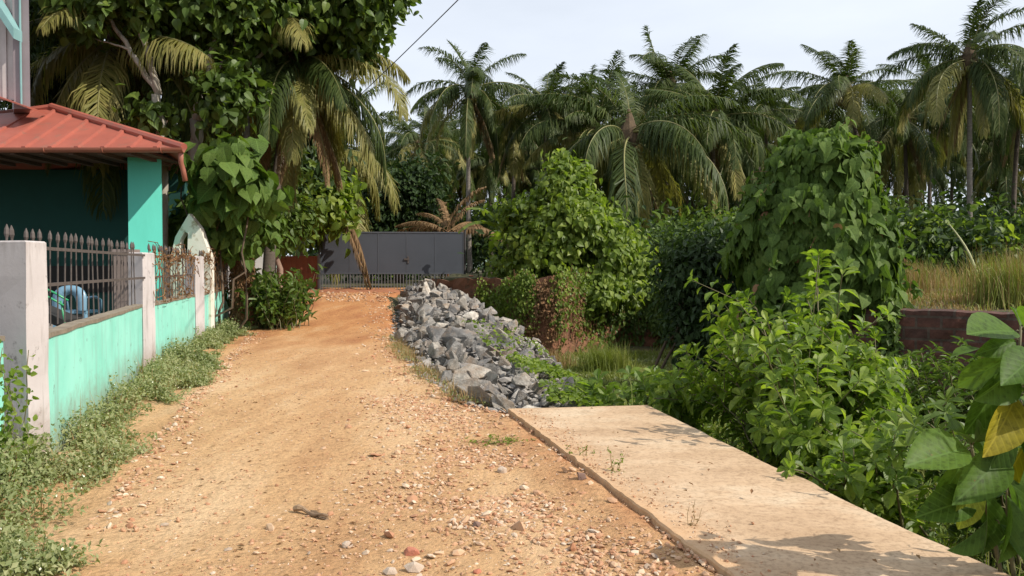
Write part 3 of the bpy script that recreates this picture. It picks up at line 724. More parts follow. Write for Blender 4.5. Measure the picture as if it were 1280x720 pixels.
def house():
    Y0 = 16.0
    root = thing('porch_house', (-9.5, 18, 0), 'teal house with red sheet hip roof and dark open porch', 'house')
    # plinth, back wall, right side wall
    MB().box((-11.7, 17.9, 0.2), (9.0, 4.6, 0.5)).build('porch_floor', M['floor'], root)
    mb = MB().box((-12.0, 20.15, 2.1), (8.4, 0.2, 3.6)); mb.build('back_wall', M['teal_shade'], root)
    MB().box((-12.0, 20.0, 1.3), (8.2, 0.08, 0.62)).build('dado_board', M['black'], root)
    w0 = P(161, 333, 16.8); w1 = P(203, 333, 17.15)
    q = [(w0[0], w0[1]), (w1[0], w1[1]), (w1[0] - .30, w1[1] + .75), (w0[0] - .30, w0[1] + .75)]
    MB().hexa([(x, y, .3) for x, y in q], [(x, y, 3.82 + .02) for x, y in q]).build('side_wall', M['teal'], root)
    # roof : hip with ridge
    ez = P(230, 186, Y0)[2]; er = P(230, 186, Y0)[0]; apex = P(64, 136, 18.2)
    A = np.array([er, Y0, ez]); B = np.array([-8.35, 21.0, ez]); C = np.array([-17.0, Y0, ez]); Dd = np.array([-17.0, 21.0, ez])
    R0 = apex; R1 = np.array([-17.0, 18.2, apex[2] - .95])
    th = np.array([0, 0, 0.035])
    mb = MB()
    for tri in ((C, A, R0, R1), (A, B, R0), (B, Dd, R1, R0)):
        n = len(tri); V = np.array([t for t in tri] + [t - th for t in tri])
        F_ = [tuple(range(n)), tuple(range(2 * n - 1, n - 1, -1))] + [(i, i + n, (i + 1) % n + n, (i + 1) % n) for i in range(n)]
        mb.raw(V, F_)
    # raised seams running up the front slope
    nrm = norm(np.cross(A - C, R1 - C)); nrm = nrm if nrm[2] > 0 else -nrm
    for k in range(0, 34):
        x = er - 0.55 - k * 0.50
        if x < -16.6: break
        # top of seam on the hip or ridge
        if x > R0[0]:
            f = (x - R0[0]) / (A[0] - R0[0]); top = R0 + (A - R0) * f
        else: top = R0 + (R1 - R0) * (x - R0[0]) / (R1[0] - R0[0])
        bot = np.array([x, Y0, ez])
        if top[1] - bot[1] < 0.15: continue
        dx = np.array([0.055, 0, 0]); up = nrm * 0.05
        mb.hexa([bot - dx, bot + dx, top + dx, top - dx], [bot - dx * .6 + up, bot + dx * .6 + up, top + dx * .6 + up, top - dx * .6 + up])
    mb.build('roof', M['redroof'], root)
    cap = MB()
    for a, b in ((A, R0), (B, R0), (R0, R1)):
        cap.tube([a + [0, 0, .03], b + [0, 0, .05]], 0.075, 8)
    cap.build('ridge_cap', M['redroof'], root)
    # gutter: half round, with bracket clips, plus downpipe
    g = MB()
    th_ = np.linspace(math.pi, 2 * math.pi, 8)
    prof = [(0.085 * math.cos(a), 0.085 * math.sin(a)) for a in th_] + [(0.075 * math.cos(a), 0.075 * math.sin(a)) for a in th_[::-1]]
    n = len(prof); V = [(-17.0, Y0 - 0.09 + y, ez + z) for y, z in prof] + [(er + 0.03, Y0 - 0.09 + y, ez + z) for y, z in prof]
    g.raw(V, [(i, (i + 1) % n, (i + 1) % n + n, i + n) for i in range(n)] + [tuple(range(n))[::-1], tuple(range(n, 2 * n))])
    for x in np.arange(-16.5, er, 1.1): g.tube([(x, Y0 - .09 + 0.09 * math.cos(a), ez + 0.09 * math.sin(a)) for a in th_], 0.012, 5)
    go = g.build('gutter', M['gutter'], root)
    MB().tube([(er - 0.04, Y0 - .05, ez - .06), (er - 0.07, Y0 + .02, ez - .25), (er - .05, Y0 + .08, ez - .4), (er - .02, Y0 + .10, ez - .6)], 0.05, 8).build('downpipe', M['gutter'], root, True)
    # soffit boards on the underside
    s = MB()
    for x in np.arange(-16.6, er - .75, 0.55): s.box((x, Y0 + 0.9, ez - 0.085), (0.09, 1.9, 0.06))
    s.box((-11.95, Y0 + 0.9, ez - 0.045), (9.9, 1.85, 0.012)); s.build('soffit', M['soffit'], root)

    # taller neighbour storey, top left
    r2 = thing('upper_storey', (-12, 19.9, 3.9), 'mauve grey metal clad building with teal trim rising above the roof', 'building')
    Yw = 17.4
    a = P(38, 136, Yw)
    top = 9.5
    bp = P(33, 136, Yw + 3)
    MB().hexa([(a[0] - .34, Yw, a[2]), (a[0], Yw, a[2]), (bp[0], Yw + 3, a[2]), (bp[0] - .34, Yw + 3, a[2])], [(a[0] - .34, Yw, top), (a[0], Yw, top), (bp[0], Yw + 3, top), (bp[0] - .34, Yw + 3, top)]).build('corner_panel', M['mauve'], r2)
    w = MB(); x = a[0] - 0.36
    k = 0
    while x > -17.5:                                            # corrugated sheet
        w.box((x - 0.045, Yw + 0.13 + (0.03 if k % 2 else 0), (a[2] + top) / 2 + 0.1), (0.09, 0.06, top - a[2] - 0.2)); x -= 0.09; k += 1
    w.build('cladding', M['palesheet'], r2)
    q = P(27, 60, Yw); MB().tube([(q[0], Yw - 0.04, a[2] + 0.08), (q[0], Yw - 0.04, top)], 0.022, 8).build('downpipe', M['tealtrim'], r2)
    p0 = P(-60, -70, Yw - .3); p1 = P(17, 48, Yw - .3)
    MB().hexa([p0, p0 + [0, .35, 0], p1 + [0, .35, 0], p1], [p0 + [0, 0, .22], p0 + [0, .35, .22], p1 + [0, .35, .22], p1 + [0, 0, .22]]).build('awning_trim', M['tealtrim'], r2)
    f0 = P(-30, 112, 16.9); f1 = P(34, 135, 16.9)
    MB().hexa([f0, f1, f1 + [0, .7, 0], f0 + [0, .7, 0]], [f0 + [0, 0, .03], f1 + [0, 0, .03], f1 + [0, .7, .03], f0 + [0, .7, .03]]).build('red_flashing', M['redroof'], r2)
house()

# ------------------------------------------------------------------ boundary fence
def wallpaint(name, base, base2, stain, rough=0.85, top_dirt=None):
    m, nt, b = mat_new(name)
    v1 = objvec(nt, (3.0, 3.0, 0.35)); v2 = objvec(nt)
    n1 = noise(nt, 2.2, 7, 0.65, v1); n2 = noise(nt, 1.3, 5, 0.6, v2); n3 = noise(nt, 22, 5, 0.7, v2)
    r0 = ramp(nt, [(0.35, base), (0.65, base2)]); nt.links.new(n2.outputs['Fac'], r0.inputs['Fac'])
    r1 = ramp(nt, [(0.52, (0, 0, 0)), (0.68, (0.75, 0.75, 0.75))]); nt.links.new(n1.outputs['Fac'], r1.inputs['Fac'])
    col = mixc(nt, r1.outputs['Color'], r0.outputs['Color'], stain)
    n4 = noise(nt, 5, 7, 0.75, v2); r4 = ramp(nt, [(0.60, (0, 0, 0)), (0.68, (0.8, 0.8, 0.8))]); nt.links.new(n4.outputs['Fac'], r4.inputs['Fac'])
    col = mixc(nt, r4.outputs['Color'], col, tuple(x * .6 for x in stain))
    g = nt.nodes.new('ShaderNodeNewGeometry'); sx = nt.nodes.new('ShaderNodeSeparateXYZ'); nt.links.new(g.outputs['Position'], sx.inputs[0])
    # soil splash near the foot
    ad = nt.nodes.new('ShaderNodeMath'); ad.operation = 'MULTIPLY_ADD'; ad.inputs[1].default_value = -0.7
    nt.links.new(n4.outputs['Fac'], ad.inputs[0]); nt.links.new(sx.outputs['Z'], ad.inputs[2])
    mr = nt.nodes.new('ShaderNodeMapRange'); mr.inputs['From Min'].default_value = 0.15; mr.inputs['From Max'].default_value = -0.35
    mr.inputs['To Max'].default_value = 0.8
    nt.links.new(ad.outputs[0], mr.inputs['Value'])
    col = mixc(nt, mr.outputs[0], col, (0.22, 0.15, 0.09))
    if top_dirt:
        mr2 = nt.nodes.new('ShaderNodeMapRange'); mr2.inputs['From Min'].default_value = top_dirt - 0.62; mr2.inputs['From Max'].default_value = top_dirt - 0.1
        mr2.inputs['To Max'].default_value = 0.7
        ad2 = nt.nodes.new('ShaderNodeMath'); ad2.operation = 'MULTIPLY_ADD'; ad2.inputs[1].default_value = -1.0
        r6 = noise(nt, 3.4, 6, 0.7, v1)
        nt.links.new(r6.outputs['Fac'], ad2.inputs[0]); nt.links.new(sx.outputs['Z'], ad2.inputs[2]); nt.links.new(ad2.outputs[0], mr2.inputs['Value'])
        col = mixc(nt, mr2.outputs[0], col, (0.17, 0.13, 0.10))
    nt.links.new(col, b.inputs['Base Color']); b.inputs['Roughness'].default_value = rough
    bump(nt, b, n3.outputs['Fac'], 0.3, 0.006)
    return m
M['turq'] = wallpaint('turquoise_wall_paint', (0.21, 0.60, 0.48), (0.29, 0.69, 0.57), (0.24, 0.44, 0.37))
M['pillar'] = wallpaint('pillar_cement', (0.46, 0.42, 0.41), (0.55, 0.51, 0.50), (0.24, 0.21, 0.19), top_dirt=1.8)
M['coping'] = simple('dirty_coping', (0.26, 0.22, 0.16), (0.14, 0.11, 0.08), 6, 0.9, 0.6, 0.01)
M['rust'] = simple('rusty_bar', (0.105, 0.085, 0.075), (0.06, 0.048, 0.042), 12, 0.75, 0.3, 0.003)

def fence():
    rng = np.random.default_rng(3)
    root = thing('boundary_fence', (-5.2, 12, 0), 'turquoise boundary wall with grey pillars and rusty spear railing', 'fence')
    # pillars: near right front corner px, depth, top px, size
    PL = []
    for (pxr, Y, w, d) in ((32, 6.55, 0.42, 0.31), (178, 12.16, 0.25, 0.42), (244, 16.65, 0.24, 0.48), (285, 21.7, 0.22, 0.42)):
        c = P(pxr, 333, Y); PL.append((c[0], Y, w, d))
    for (x, Y, w, d) in PL:
        mb = MB(); n = 9; zz = np.linspace(-0.35, 1.79, n)
        V = []; F_ = []
        for z in zz:
            j = rng.normal(size=(4, 2)) * 0.003
            for k, (ax, ay) in enumerate(((x - w, Y + w * .34), (x, Y), (x, Y + d), (x - w, Y + d))): V.append((ax + j[k, 0], ay + j[k, 1], z))
        for i in range(n - 1):
            for k in range(4): a = i * 4; F_.append((a + k, a + (k + 1) % 4, a + 4 + (k + 1) % 4, a + 4 + k))
        b_ = (n - 1) * 4
        k0 = len(V); V += [(x - w + .015, Y + w * .34 + .015, 1.803), (x - .015, Y + .015, 1.803), (x - .015, Y + d - .015, 1.803), (x - w + .015, Y + d - .015, 1.803)]
        for k in range(4): F_.append((b_ + k, b_ + (k + 1) % 4, k0 + (k + 1) % 4, k0 + k))
        F_.append((k0, k0 + 1, k0 + 2, k0 + 3))
        mb.raw(V, F_).build('pillar', M['pillar'], root)
    def panel(a, b, zt, th=0.10):
        a = np.array(a); b = np.array(b); d = norm(b - a); nx = np.array([-d[1], d[0]]) * th
        n = 24; V = []; F_ = []
        for i in range(n + 1):
            p = a + (b - a) * i / n; q = p + nx
            z = zt + 0.004 * rng.normal()
            V += [(p[0], p[1], -0.4), (p[0], p[1], z), (q[0], q[1], z), (q[0], q[1], -0.4)]
            if i:
                k = i * 4; j = k - 4
                F_ += [(j, k, k + 1, j + 1), (j + 1, k + 1, k + 2, j + 2), (j + 2, k + 2, k + 3, j + 3)]
        F_ += [(3, 2, 1, 0), (n * 4, n * 4 + 1, n * 4 + 2, n * 4 + 3)]
        w = MB().raw(V, F_).build('wall_panel', M['turq'], root)
        V = []; F_ = []; o = np.array([d[1], -d[0]]) * 0.012
        for i in range(n + 1):
            p = a + (b - a) * i / n + o * (0.9 + rng.random() * .2); q = a + (b - a) * i / n + nx * 1.1; z = zt + 0.006 + 0.003 * rng.normal()
            V += [(p[0], p[1], z - .022 - .008 * rng.random()), (p[0], p[1], z + .012), (q[0], q[1], z + .02), (q[0], q[1], z - .03)]
            if i:
                k = i * 4; j = k - 4
                F_ += [(j, k, k + 1, j + 1), (j + 1, k + 1, k + 2, j + 2), (j + 2, k + 2, k + 3, j + 3)]
        F_ += [(3, 2, 1, 0), (n * 4, n * 4 + 1, n * 4 + 2, n * 4 + 3)]
        MB().raw(V, F_).build('coping', M['coping'], w)
    ends = []
    for i in range(3):
        x0, y0, w0, d0 = PL[i]; x1, y1, w1, d1 = PL[i + 1]
        a = (x0 - 0.02, y0 + d0 + .003); b = (x1 - 0.012, y1 - .003)
        panel(a, b, 1.03); ends.append((a, b))
    panel((-3.0, 3.3), (-3.86, 6.36), 1.06, 0.12)
    # spear railing
    bar = MB(); bar.tube([(0, 0, 0), (0, 0, 0.77)], 0.008, 6)
    tip = np.array([(0, 0, z) for z in (0.77, 0.80, 0.83, 0.87, 0.91)]); bar.tube(tip, [0.008, 0.011, 0.021, 0.018, 0.003], 6)
    bo = bar.build('spear_bar', M['rust'], None, False, link=False); bme = bo.data
    for i, (a, b) in enumerate(ends):
        a = np.array(a) + [-0.075, 0]; b = np.array(b) + [-0.075, 0]
        if i == 0: a = np.array([-3.95, 6.2])
        L = np.linalg.norm(b - a); d = (b - a) / L
        mb = MB(); s0 = a if i else np.array([a[0] + d[0] * .72, a[1] + d[1] * .72])
        s0 = np.array([PL[i][0] - 0.1, PL[i][1] + PL[i][3]])
        for z in (1.76, 1.435):
            c = (s0 + b) / 2; LL = np.linalg.norm(b - s0)
            mb.box((c[0], c[1], z), (0.024, LL, 0.030), -math.atan2(d[0], d[1]))
        rl = mb.build('railing', M['rust'], root)
        n = [25, 17, 18][i]
        for k in range(n):
            p = a + d * L * (k + 0.5) / n
            if i == 0 and p[1] < PL[0][1] + PL[0][3] and False: continue
            o = bpy.data.objects.new('spear_bar', bme); COL.objects.link(o); o.parent = rl
            inside = i == 0 and p[1] < PL[0][1] + PL[0][3]
            o.location = Vector((p[0] - (0.0), p[1], 1.035)) - root.location
            o.rotation_euler = (rng.normal() * 0.012, rng.normal() * 0.012, rng.random() * 3)
            o.scale = (1, 1, 1 + rng.normal() * 0.008)
    return PL, ends
PL, ENDS = fence()

# dry creeper tangled on the far railings
def tangle():
    rng = np.random.default_rng(8)
    for i, lab in ((1, 'thin dry brown creeper tangled along the second railing'), (2, 'thick dry brown creeper heaped over the third railing')):
        a, b = np.array(ENDS[i][0]), np.array(ENDS[i][1]); mb = MB()
        for k in range(45 if i == 1 else 70):
            t0 = rng.random(); z0 = 1.75 if rng.random() < .6 else 1.1 + rng.random() * .6
            p = np.array([*(a + (b - a) * t0), z0]); pts = [p]
            d = rdir(rng, 1)[0] * [0.4, 1.6, 0.6]
            for s in range(6):
                d = d + rng.normal(size=3) * 0.6; d[2] -= 0.15; q = pts[-1] + d * 0.10
                t = np.clip(((q[:2] - a) @ (b - a)) / ((b - a) @ (b - a)), 0, 1); c = a + (b - a) * t
                q[:2] = c + np.clip(q[:2] - c, -.09, .09); q[2] = min(max(q[2], 1.06), 1.98)
                pts.append(q)
            mb.tube(pts, 0.006, 4, 0)
        n = 260 if i == 1 else 700; t = rng.random(n)
        p = np.stack([*(a + (b - a) * t[:, None]).T, np.where(rng.random(n) < .65, 1.78 + rng.normal(size=n) * .06, 1.06 + rng.random(n) ** 2 * .7)], 1) + rng.normal(size=(n, 3)) * [.05, .03, .02]
        leaves(mb, p, rdir(rng, n) + [0, 0, -.6], rdir(rng, n), 0.07, 0.6, T_LO, 1, rng)
        o = mb.build('dry_creeper', [M['rachis'] if 0 else M['dryvine'], M['dryvine']], None)
        tag(o, lab, 'creeper')
tangle()

# things inside the yard
def yard():
    M['bluepl'] = simple('pale_blue_plastic', (0.17, 0.30, 0.40), (0.13, 0.25, 0.35), 3, 0.35, 0.0)
    Y = 13.6; c = P(97, 396, Y)
    root = thing('plastic_chair', (c[0], Y, 0.45), 'pale blue plastic chair seen through the first railing', 'chair')
    w, dp, s = 0.52, 0.48, 0.42
    MB().box((c[0], Y, 0.45 + s), (w, dp, 0.04)).build('seat', M['bluepl'], root)
    for sx_ in (-1, 1):
        for sy in (-1, 1):
            top = (c[0] + sx_ * w * .42, Y + sy * dp * .42, 0.45 + s - .02); bot = (c[0] + sx_ * w * .52, Y + sy * dp * .5, 0.47)
            MB().tube([bot, top], [0.028, 0.045], 6).build('leg', M['bluepl'], root)
    # curved back with arch opening (towards camera)
    V = []; F_ = []; n = 15; yb = Y - dp * .45
    ro = np.linspace(math.pi, 0, n)
    for k, a in enumerate(ro):
        ox = c[0] + 0.27 * math.cos(a) * (1 + .12 * math.sin(a)); oz = 0.9 + 0.40 * math.sin(a) ** 0.55
        ix = c[0] + 0.12 * math.cos(a); iz = 0.9 + 0.26 * math.sin(a) ** 0.7
        for (x, z) in ((ox, oz), (ix, iz)):
            V += [(x, yb - .02 - .03 * (1 - math.sin(a)), z), (x, yb + .02 - .03 * (1 - math.sin(a)), z)]
        if k:
            q = k * 4; p = q - 4
            F_ += [(p, q, q + 2, p + 2), (p + 1, p + 3, q + 3, q + 1), (p, p + 1, q + 1, q), (p + 2, q + 2, q + 3, p + 3)]
    MB().raw(V, F_).build('backrest', M['bluepl'], root, True)
    for sx_ in (-1, 1):
        MB().tube([(c[0] + sx_ * .27, yb, 1.1), (c[0] + sx_ * .29, Y, 1.11), (c[0] + sx_ * .28, Y + .2, 1.05), (c[0] + sx_ * .27, Y + .22, .87)], 0.022, 6).build('armrest', M['bluepl'], root, True)
    # green tube thing
    gr = simple('green_hose', (0.03, 0.30, 0.12), (0.02, 0.22, 0.09), 5, 0.35, 0)
    a = P(52, 372, 12.4); mb = MB()
    root = thing('folding_cot', (a[0], 12.4, .45), 'green tubed folding cot with dark canvas left of the blue chair', 'cot')
    for dz, dy in ((0.0, 0), (.07, .12)):
        mb.tube([P(40, 362, 12.4) + [0, dy, dz], P(62, 372, 12.4) + [0, dy, dz], P(80, 382, 12.4) + [0, dy, dz]], 0.016, 7)
    for px in (48, 76): mb.tube([P(px, 376, 12.4), np.array([P(px, 376, 12.4)[0] + .05, 12.5, .46])], 0.014, 6)
    mb.build('tube_frame', gr, root, True)
    q0 = P(42, 384, 12.5); q1 = P(80, 400, 12.5)
    MB().hexa([q0 + [0, 0, -.14], q1 + [0, 0, -.14], q1 + [0, .5, -.14], q0 + [0, .5, -.14]], [q0, q1, q1 + [0, .5, 0], q0 + [0, .5, 0]]).build('canvas', M['black'], root)
    # brown pillar and wooden shutter behind railings
    c = P(146, 333, 13.0)
    wood = simple('weathered_boards', (0.20, 0.15, 0.13), (0.13, 0.095, 0.08), 4, 0.9, 0.5, 0.01, (6, 6, .6))
    mb = MB().box((c[0], 13.3, 0.9), (0.26, .26, 1.84)); mb.box((c[0], 13.3, 1.845), (0.32, .32, .05))
    tag(mb.build('gate_pier', simple('brown_grey_cement', (0.24, 0.19, 0.17), (0.17, 0.13, 0.11), 3, .9, .4), None), 'square brown grey pier standing behind the first railing', 'pillar')
    mb = MB()
    for k in range(9):
        p = P(196 + k * 4.5, 333, 17.6 + .1 * k); mb.box((p[0], p[1], 0.85 + .01 * (k % 3)), (0.068, 0.03, 1.7 + .04 * (k % 2)))
    p = P(214, 333, 17.95); mb.box((p[0], p[1] + .05, 1.3), (.7, .03, .08), -.0)
    tag(mb.build('board_screen', wood, None), 'weathered upright board screen behind the second railing', 'screen')
    # white triangular wall piece with an opening
    wh = simple('weathered_whitewash', (0.62, 0.58, 0.48), (0.70, 0.68, 0.6), 2, .9, .5, .01, spots=((0.30, 0.24, 0.14), 3.0, 0.55))
    Y = 17.9; out = [(212, 330), (219, 296), (236, 268), (243, 270), (262, 318), (262, 400), (212, 400)]
    hole = [(222, 322), (224, 300), (230, 289), (235, 292), (234, 322)]
    # build as ring between outline and hole (matching counts)
    O = [(213, 322), (219, 296), (236, 267), (250, 285), (263, 322)]
    I = [(223, 322), (225, 300), (231, 289), (235, 292), (234, 322)]
    V = []
    for yy in (Y, Y + .22):
        V += [P(*p, Y) + [0, yy - Y, 0] for p in O] + [P(*p, Y) + [0, yy - Y, 0] for p in I]
    F_ = []
    for k in range(4):
        F_ += [(k, k + 1, 6 + k, 5 + k), (10 + k + 1, 10 + k, 15 + k, 16 + k), (k + 1, k, 10 + k, 11 + k), (5 + k, 6 + k, 16 + k, 15 + k)]
    mb = MB().raw(V, F_); a = P(213, 322, Y); b = P(263, 322, Y)
    mb.box(((a[0] + b[0]) / 2, Y + .11, a[2] / 2 + .0), (b[0] - a[0], .22, a[2]))
    tag(mb.build('gabled_wall_piece', wh, None), 'stained white triangular wall piece with a narrow opening behind the fence', 'wall')
yard()

# overgrown stump beyond the last pillar
def stump():
    rng = np.random.default_rng(4); c = P(303, 385, 20.9); g = float(H(c[0], 20.9))
    root = thing('tree_stump', (c[0], 20.9, g), 'tall shaggy brown stump beside the last fence pillar', 'stump')
    zz = np.linspace(-.2, 1.9, 16); bar = simple('matted_brown_bark', (0.38, 0.20, 0.10), (0.22, 0.11, 0.05), 9, .95, 1.0, .05)
    MB().tube([(c[0] + .03 * math.sin(z * 4), 20.9, g + z) for z in zz], 0.19 + 0.06 * rng.random(16) + .08 * np.exp(-(zz + .2) * 3), 12).build('trunk', bar, root)
    n = 2600; th = rng.random(n) * 6.28; z = rng.random(n) * 1.95; r = .22 + rng.random(n) * .06
    p = np.stack([c[0] + r * np.cos(th), 20.9 + r * np.sin(th), g + z], 1); out = np.stack([np.cos(th), np.sin(th), 0 * th], 1)
    leaves(MB(), p, out * .5 + [0, 0, -1] + rng.normal(size=(n, 3)) * .3, out + rng.normal(size=(n, 3)) * .5, .10, .35, T_LO, 0, rng).build('dead_leaves', M['dryvine'], root)
stump()

# ------------------------------------------------------------------ gate and its surroundings
def gate():
    gm = simple('dark_grey_gate_sheet', (0.068, 0.075, 0.092), (0.055, 0.061, 0.075), 1.0, 0.5, 0.05)
    fr = simple('light_gate_frame', (0.17, 0.17, 0.18), (0.12, 0.11, 0.11), 3, .5, 0)
    rs = simple('rusty_panel', (0.26, 0.085, 0.04), (0.17, 0.055, 0.03), 2.5, .85, .3, spots=((0.10, 0.04, 0.03), 3, .58))
    Y = 34.0; rz = rad(5.0)
    L = P(401, 290, Y); R = P(578, 290, Y); W = (R[0] - L[0]) / math.cos(rz)
    zt = L[2]; zb = P(401, 342, Y)[2]; z0 = P(401, 366, Y)[2]
    root = thing('sliding_gate', (L[0], Y, z0), 'wide dark grey sheet metal gate closing the end of the lane', 'gate')
    ux = np.array([math.cos(rz), math.sin(rz), 0]); uy = np.array([-math.sin(rz), math.cos(rz), 0])
    def bx(mb, s0, s1, za, zb_, d0, d1, m=0):
        q = lambda s, d: L * [1, 1, 0] + ux * s + uy * d
        mb.hexa([q(s0, d0) + [0, 0, za], q(s1, d0) + [0, 0, za], q(s1, d1) + [0, 0, za], q(s0, d1) + [0, 0, za]],
                [q(s0, d0) + [0, 0, zb_], q(s1, d0) + [0, 0, zb_], q(s1, d1) + [0, 0, zb_], q(s0, d1) + [0, 0, zb_]], m)
    n = 5
    for k in range(n):
        mb = MB(); bx(mb, W * k / n + .008, W * (k + 1) / n - .008, zb + .03, zt - .03, -.012, .012); mb.build('sheet_panel', gm, root)
    mb = MB(); bx(mb, 0, W, zt - .035, zt + .02, -.03, .03); bx(mb, 0, W, zb - .02, zb + .035, -.03, .03); bx(mb, 0, W, z0 + .06, z0 + .11, -.03, .03)
    for k in range(n + 1): bx(mb, W * k / n - .015, W * k / n + .015, z0 + .1, zt, -.022, -.0125)
    mb.build('frame', simple('grey_gate_frame', (0.085, 0.092, 0.108), (0.07, .075, .088), 3, .5, 0), root)
    for k in range(46):
        mb = MB(); s = W * (k + .5) / 46; bx(mb, s - .014, s + .014, z0 + .08, zb + .01, -.02, .0); mb.build('bar', fr, root)
    mb = MB(); bx(mb, W * .6 - .10, W * .6 + .10, zb + .55, zb + .62, -.06, -.013); bx(mb, W * .6 + .03, W * .6 + .09, zb + .42, zb + .7, -.05, -.0135); mb.build('latch', M['rust'], root)
    mb = MB(); bx(mb, -.10, -.03, z0 - .3, zt + .08, -.05, .05); mb.build('post', fr, root)
    # rusty posts right and dark pole
    p = thing('gate_pole', P(581, 368, Y - .4), 'thin dark pole standing at the right end of the gate', 'pole')
    c = P(581, 368, Y - .4); MB().tube([c, P(581, 284, Y - .4)], 0.05, 8).build('shaft', simple('dark_steel', (.05, .045, .045), None, 3, .6, 0), p)
    MB().box(P(581, 286, Y - .4), (.2, .1, .08)).build('bracket', M['rust'], p)
    for px, lab in ((588, 'short rusty red post close right of the gate pole'), (596, 'short rusty red post farther right of the gate pole')):
        a = P(px, 376, 31.5); b = P(px + 1, 345 if px < 590 else 350, 31.5)
        tag(MB().hexa([a + [-.09, -.09, -.2], a + [.09, -.09, -.2], a + [.09, .09, -.2], a + [-.09, .09, -.2]], [b + [-.08, -.08, 0], b + [.08, -.08, 0], b + [.08, .08, .03], b + [-.08, .08, .03]]).build('rusty_post', rs, None), lab, 'post')
    # rusty side panel
    a = P(346, 320, 33.2); b = P(398, 358, 33.2)
    rp = thing('rusty_barrier', ((a[0] + b[0]) / 2, 33.2, b[2] - .3), 'rusty red brown metal sheet standing left of the gate', 'barrier')
    mb = MB(); k = 0; x = a[0]
    while x < b[0] - .05: mb.box((x + .055, 33.2 + (.02 if k % 2 else 0), (a[2] + b[2]) / 2 - .1), (.11, .03, a[2] - b[2] + .2)); x += .11; k += 1
    mb.build('sheet', rs, rp)
    MB().box((b[0] + .02, 33.16, (a[2] + b[2]) / 2 - .1), (.07, .07, a[2] - b[2] + .3)).build('post', fr, rp)
    MB().tube([P(344, 365, 33.1), P(344, 306, 33.1)], .035, 6).build('post', fr, rp)
    # laterite sill heap under the gate
    # white board by the trunks left
    a = P(319, 311, 26.5); b = P(333, 352, 26.5)
    tag(MB().box(((a[0] + b[0]) / 2, 26.5, (a[2] + b[2]) / 2 - .3), (b[0] - a[0], .08, a[2] - b[2] + .6)).build('white_wall', simple('whitewashed', (.72, .72, .7), (.6, .6, .58), 2, .9, .1), None), 'narrow white wall end beside the stump and reddish trunk', 'wall')
    # small mud bank at the foot of the gate
    rng = np.random.default_rng(2); mb = MB(); xs_ = np.linspace(-8.4, -4.2, 60); ys_ = np.linspace(31.8, 34.0, 16)
    V, l, t = sheet(xs_, ys_, lambda x, y: H(x, y) - .03 + .12 * np.sin(np.clip((y - 31.8) / 2.2, 0, 1) * math.pi) * sstep(-8.4, -7.9, x) * sstep(-4.2, -4.8, x) * (1 + fbm(x, y, 2.2, 6)) )
    tag(mb.arr(V, l, t).build('mud_bank', simple('red_mud', (.36, .14, .06), (.26, .10, .05), 3, .95, .6, .04), None, True), 'low red mud bank at the foot of the gate', 'bank', kind='structure')
gate()

# hanging dead frond on the gate
def dead_fronds():
    rng = np.random.default_rng(12)
    a = P(426, 262, 32.6); mb = MB()
    g = float(H(a[0] + .9, 32.3))
    [frond(mb, rng, np.array([a[0] + .12 * q, 32.6 + .1 * q, a[2]]), rad(-10 + 12 * q), rad(-66), 3.2, rad(12), 110, 0, .05, .75, 1.6, 3, 1) for q in range(2)]
    tag(mb.build('fallen_frond', [M['palm_dead'], M['dryvine']], None), 'dead brown palm frond hanging down against the gate', 'palm frond')
    mb = MB(); c = P(545, 285, 37)
    for k in range(9): frond(mb, rng, P(560, 292, 37) + rng.normal(size=3) * .1, rad(150 + 25 * rng.normal()) if k < 5 else rad(60 * rng.normal()), rad(40 + 20 * rng.normal()), 2.2 + rng.random(), rad(60), 60, 0, .05, .7, .8, 3, 1)
    mb.tube([np.array([c[0] + .5, 37, .3]), P(560, 292, 37)], [.12, .08], 7, 1)
    tag(mb.build('dead_young_palm', [M['palm_dead'], M['dryvine']], None), 'dead rust brown young palm poking above the gate', 'palm tree')
dead_fronds()

# overhead cable
def cable():
    a = P(760, -190, 12); b = P(400, 165, 27); t = np.linspace(0, 1, 40)
    pts = a + (b - a) * t[:, None]; pts[:, 2] -= 0.3 * 4 * t * (1 - t) * .3
    tag(MB().tube(pts, .011, 6).build('overhead_cable', simple('cable', (.03, .03, .035), None, 3, .6, 0), None), 'thin black overhead cable crossing the sky into the left trees', 'cable')
cable()

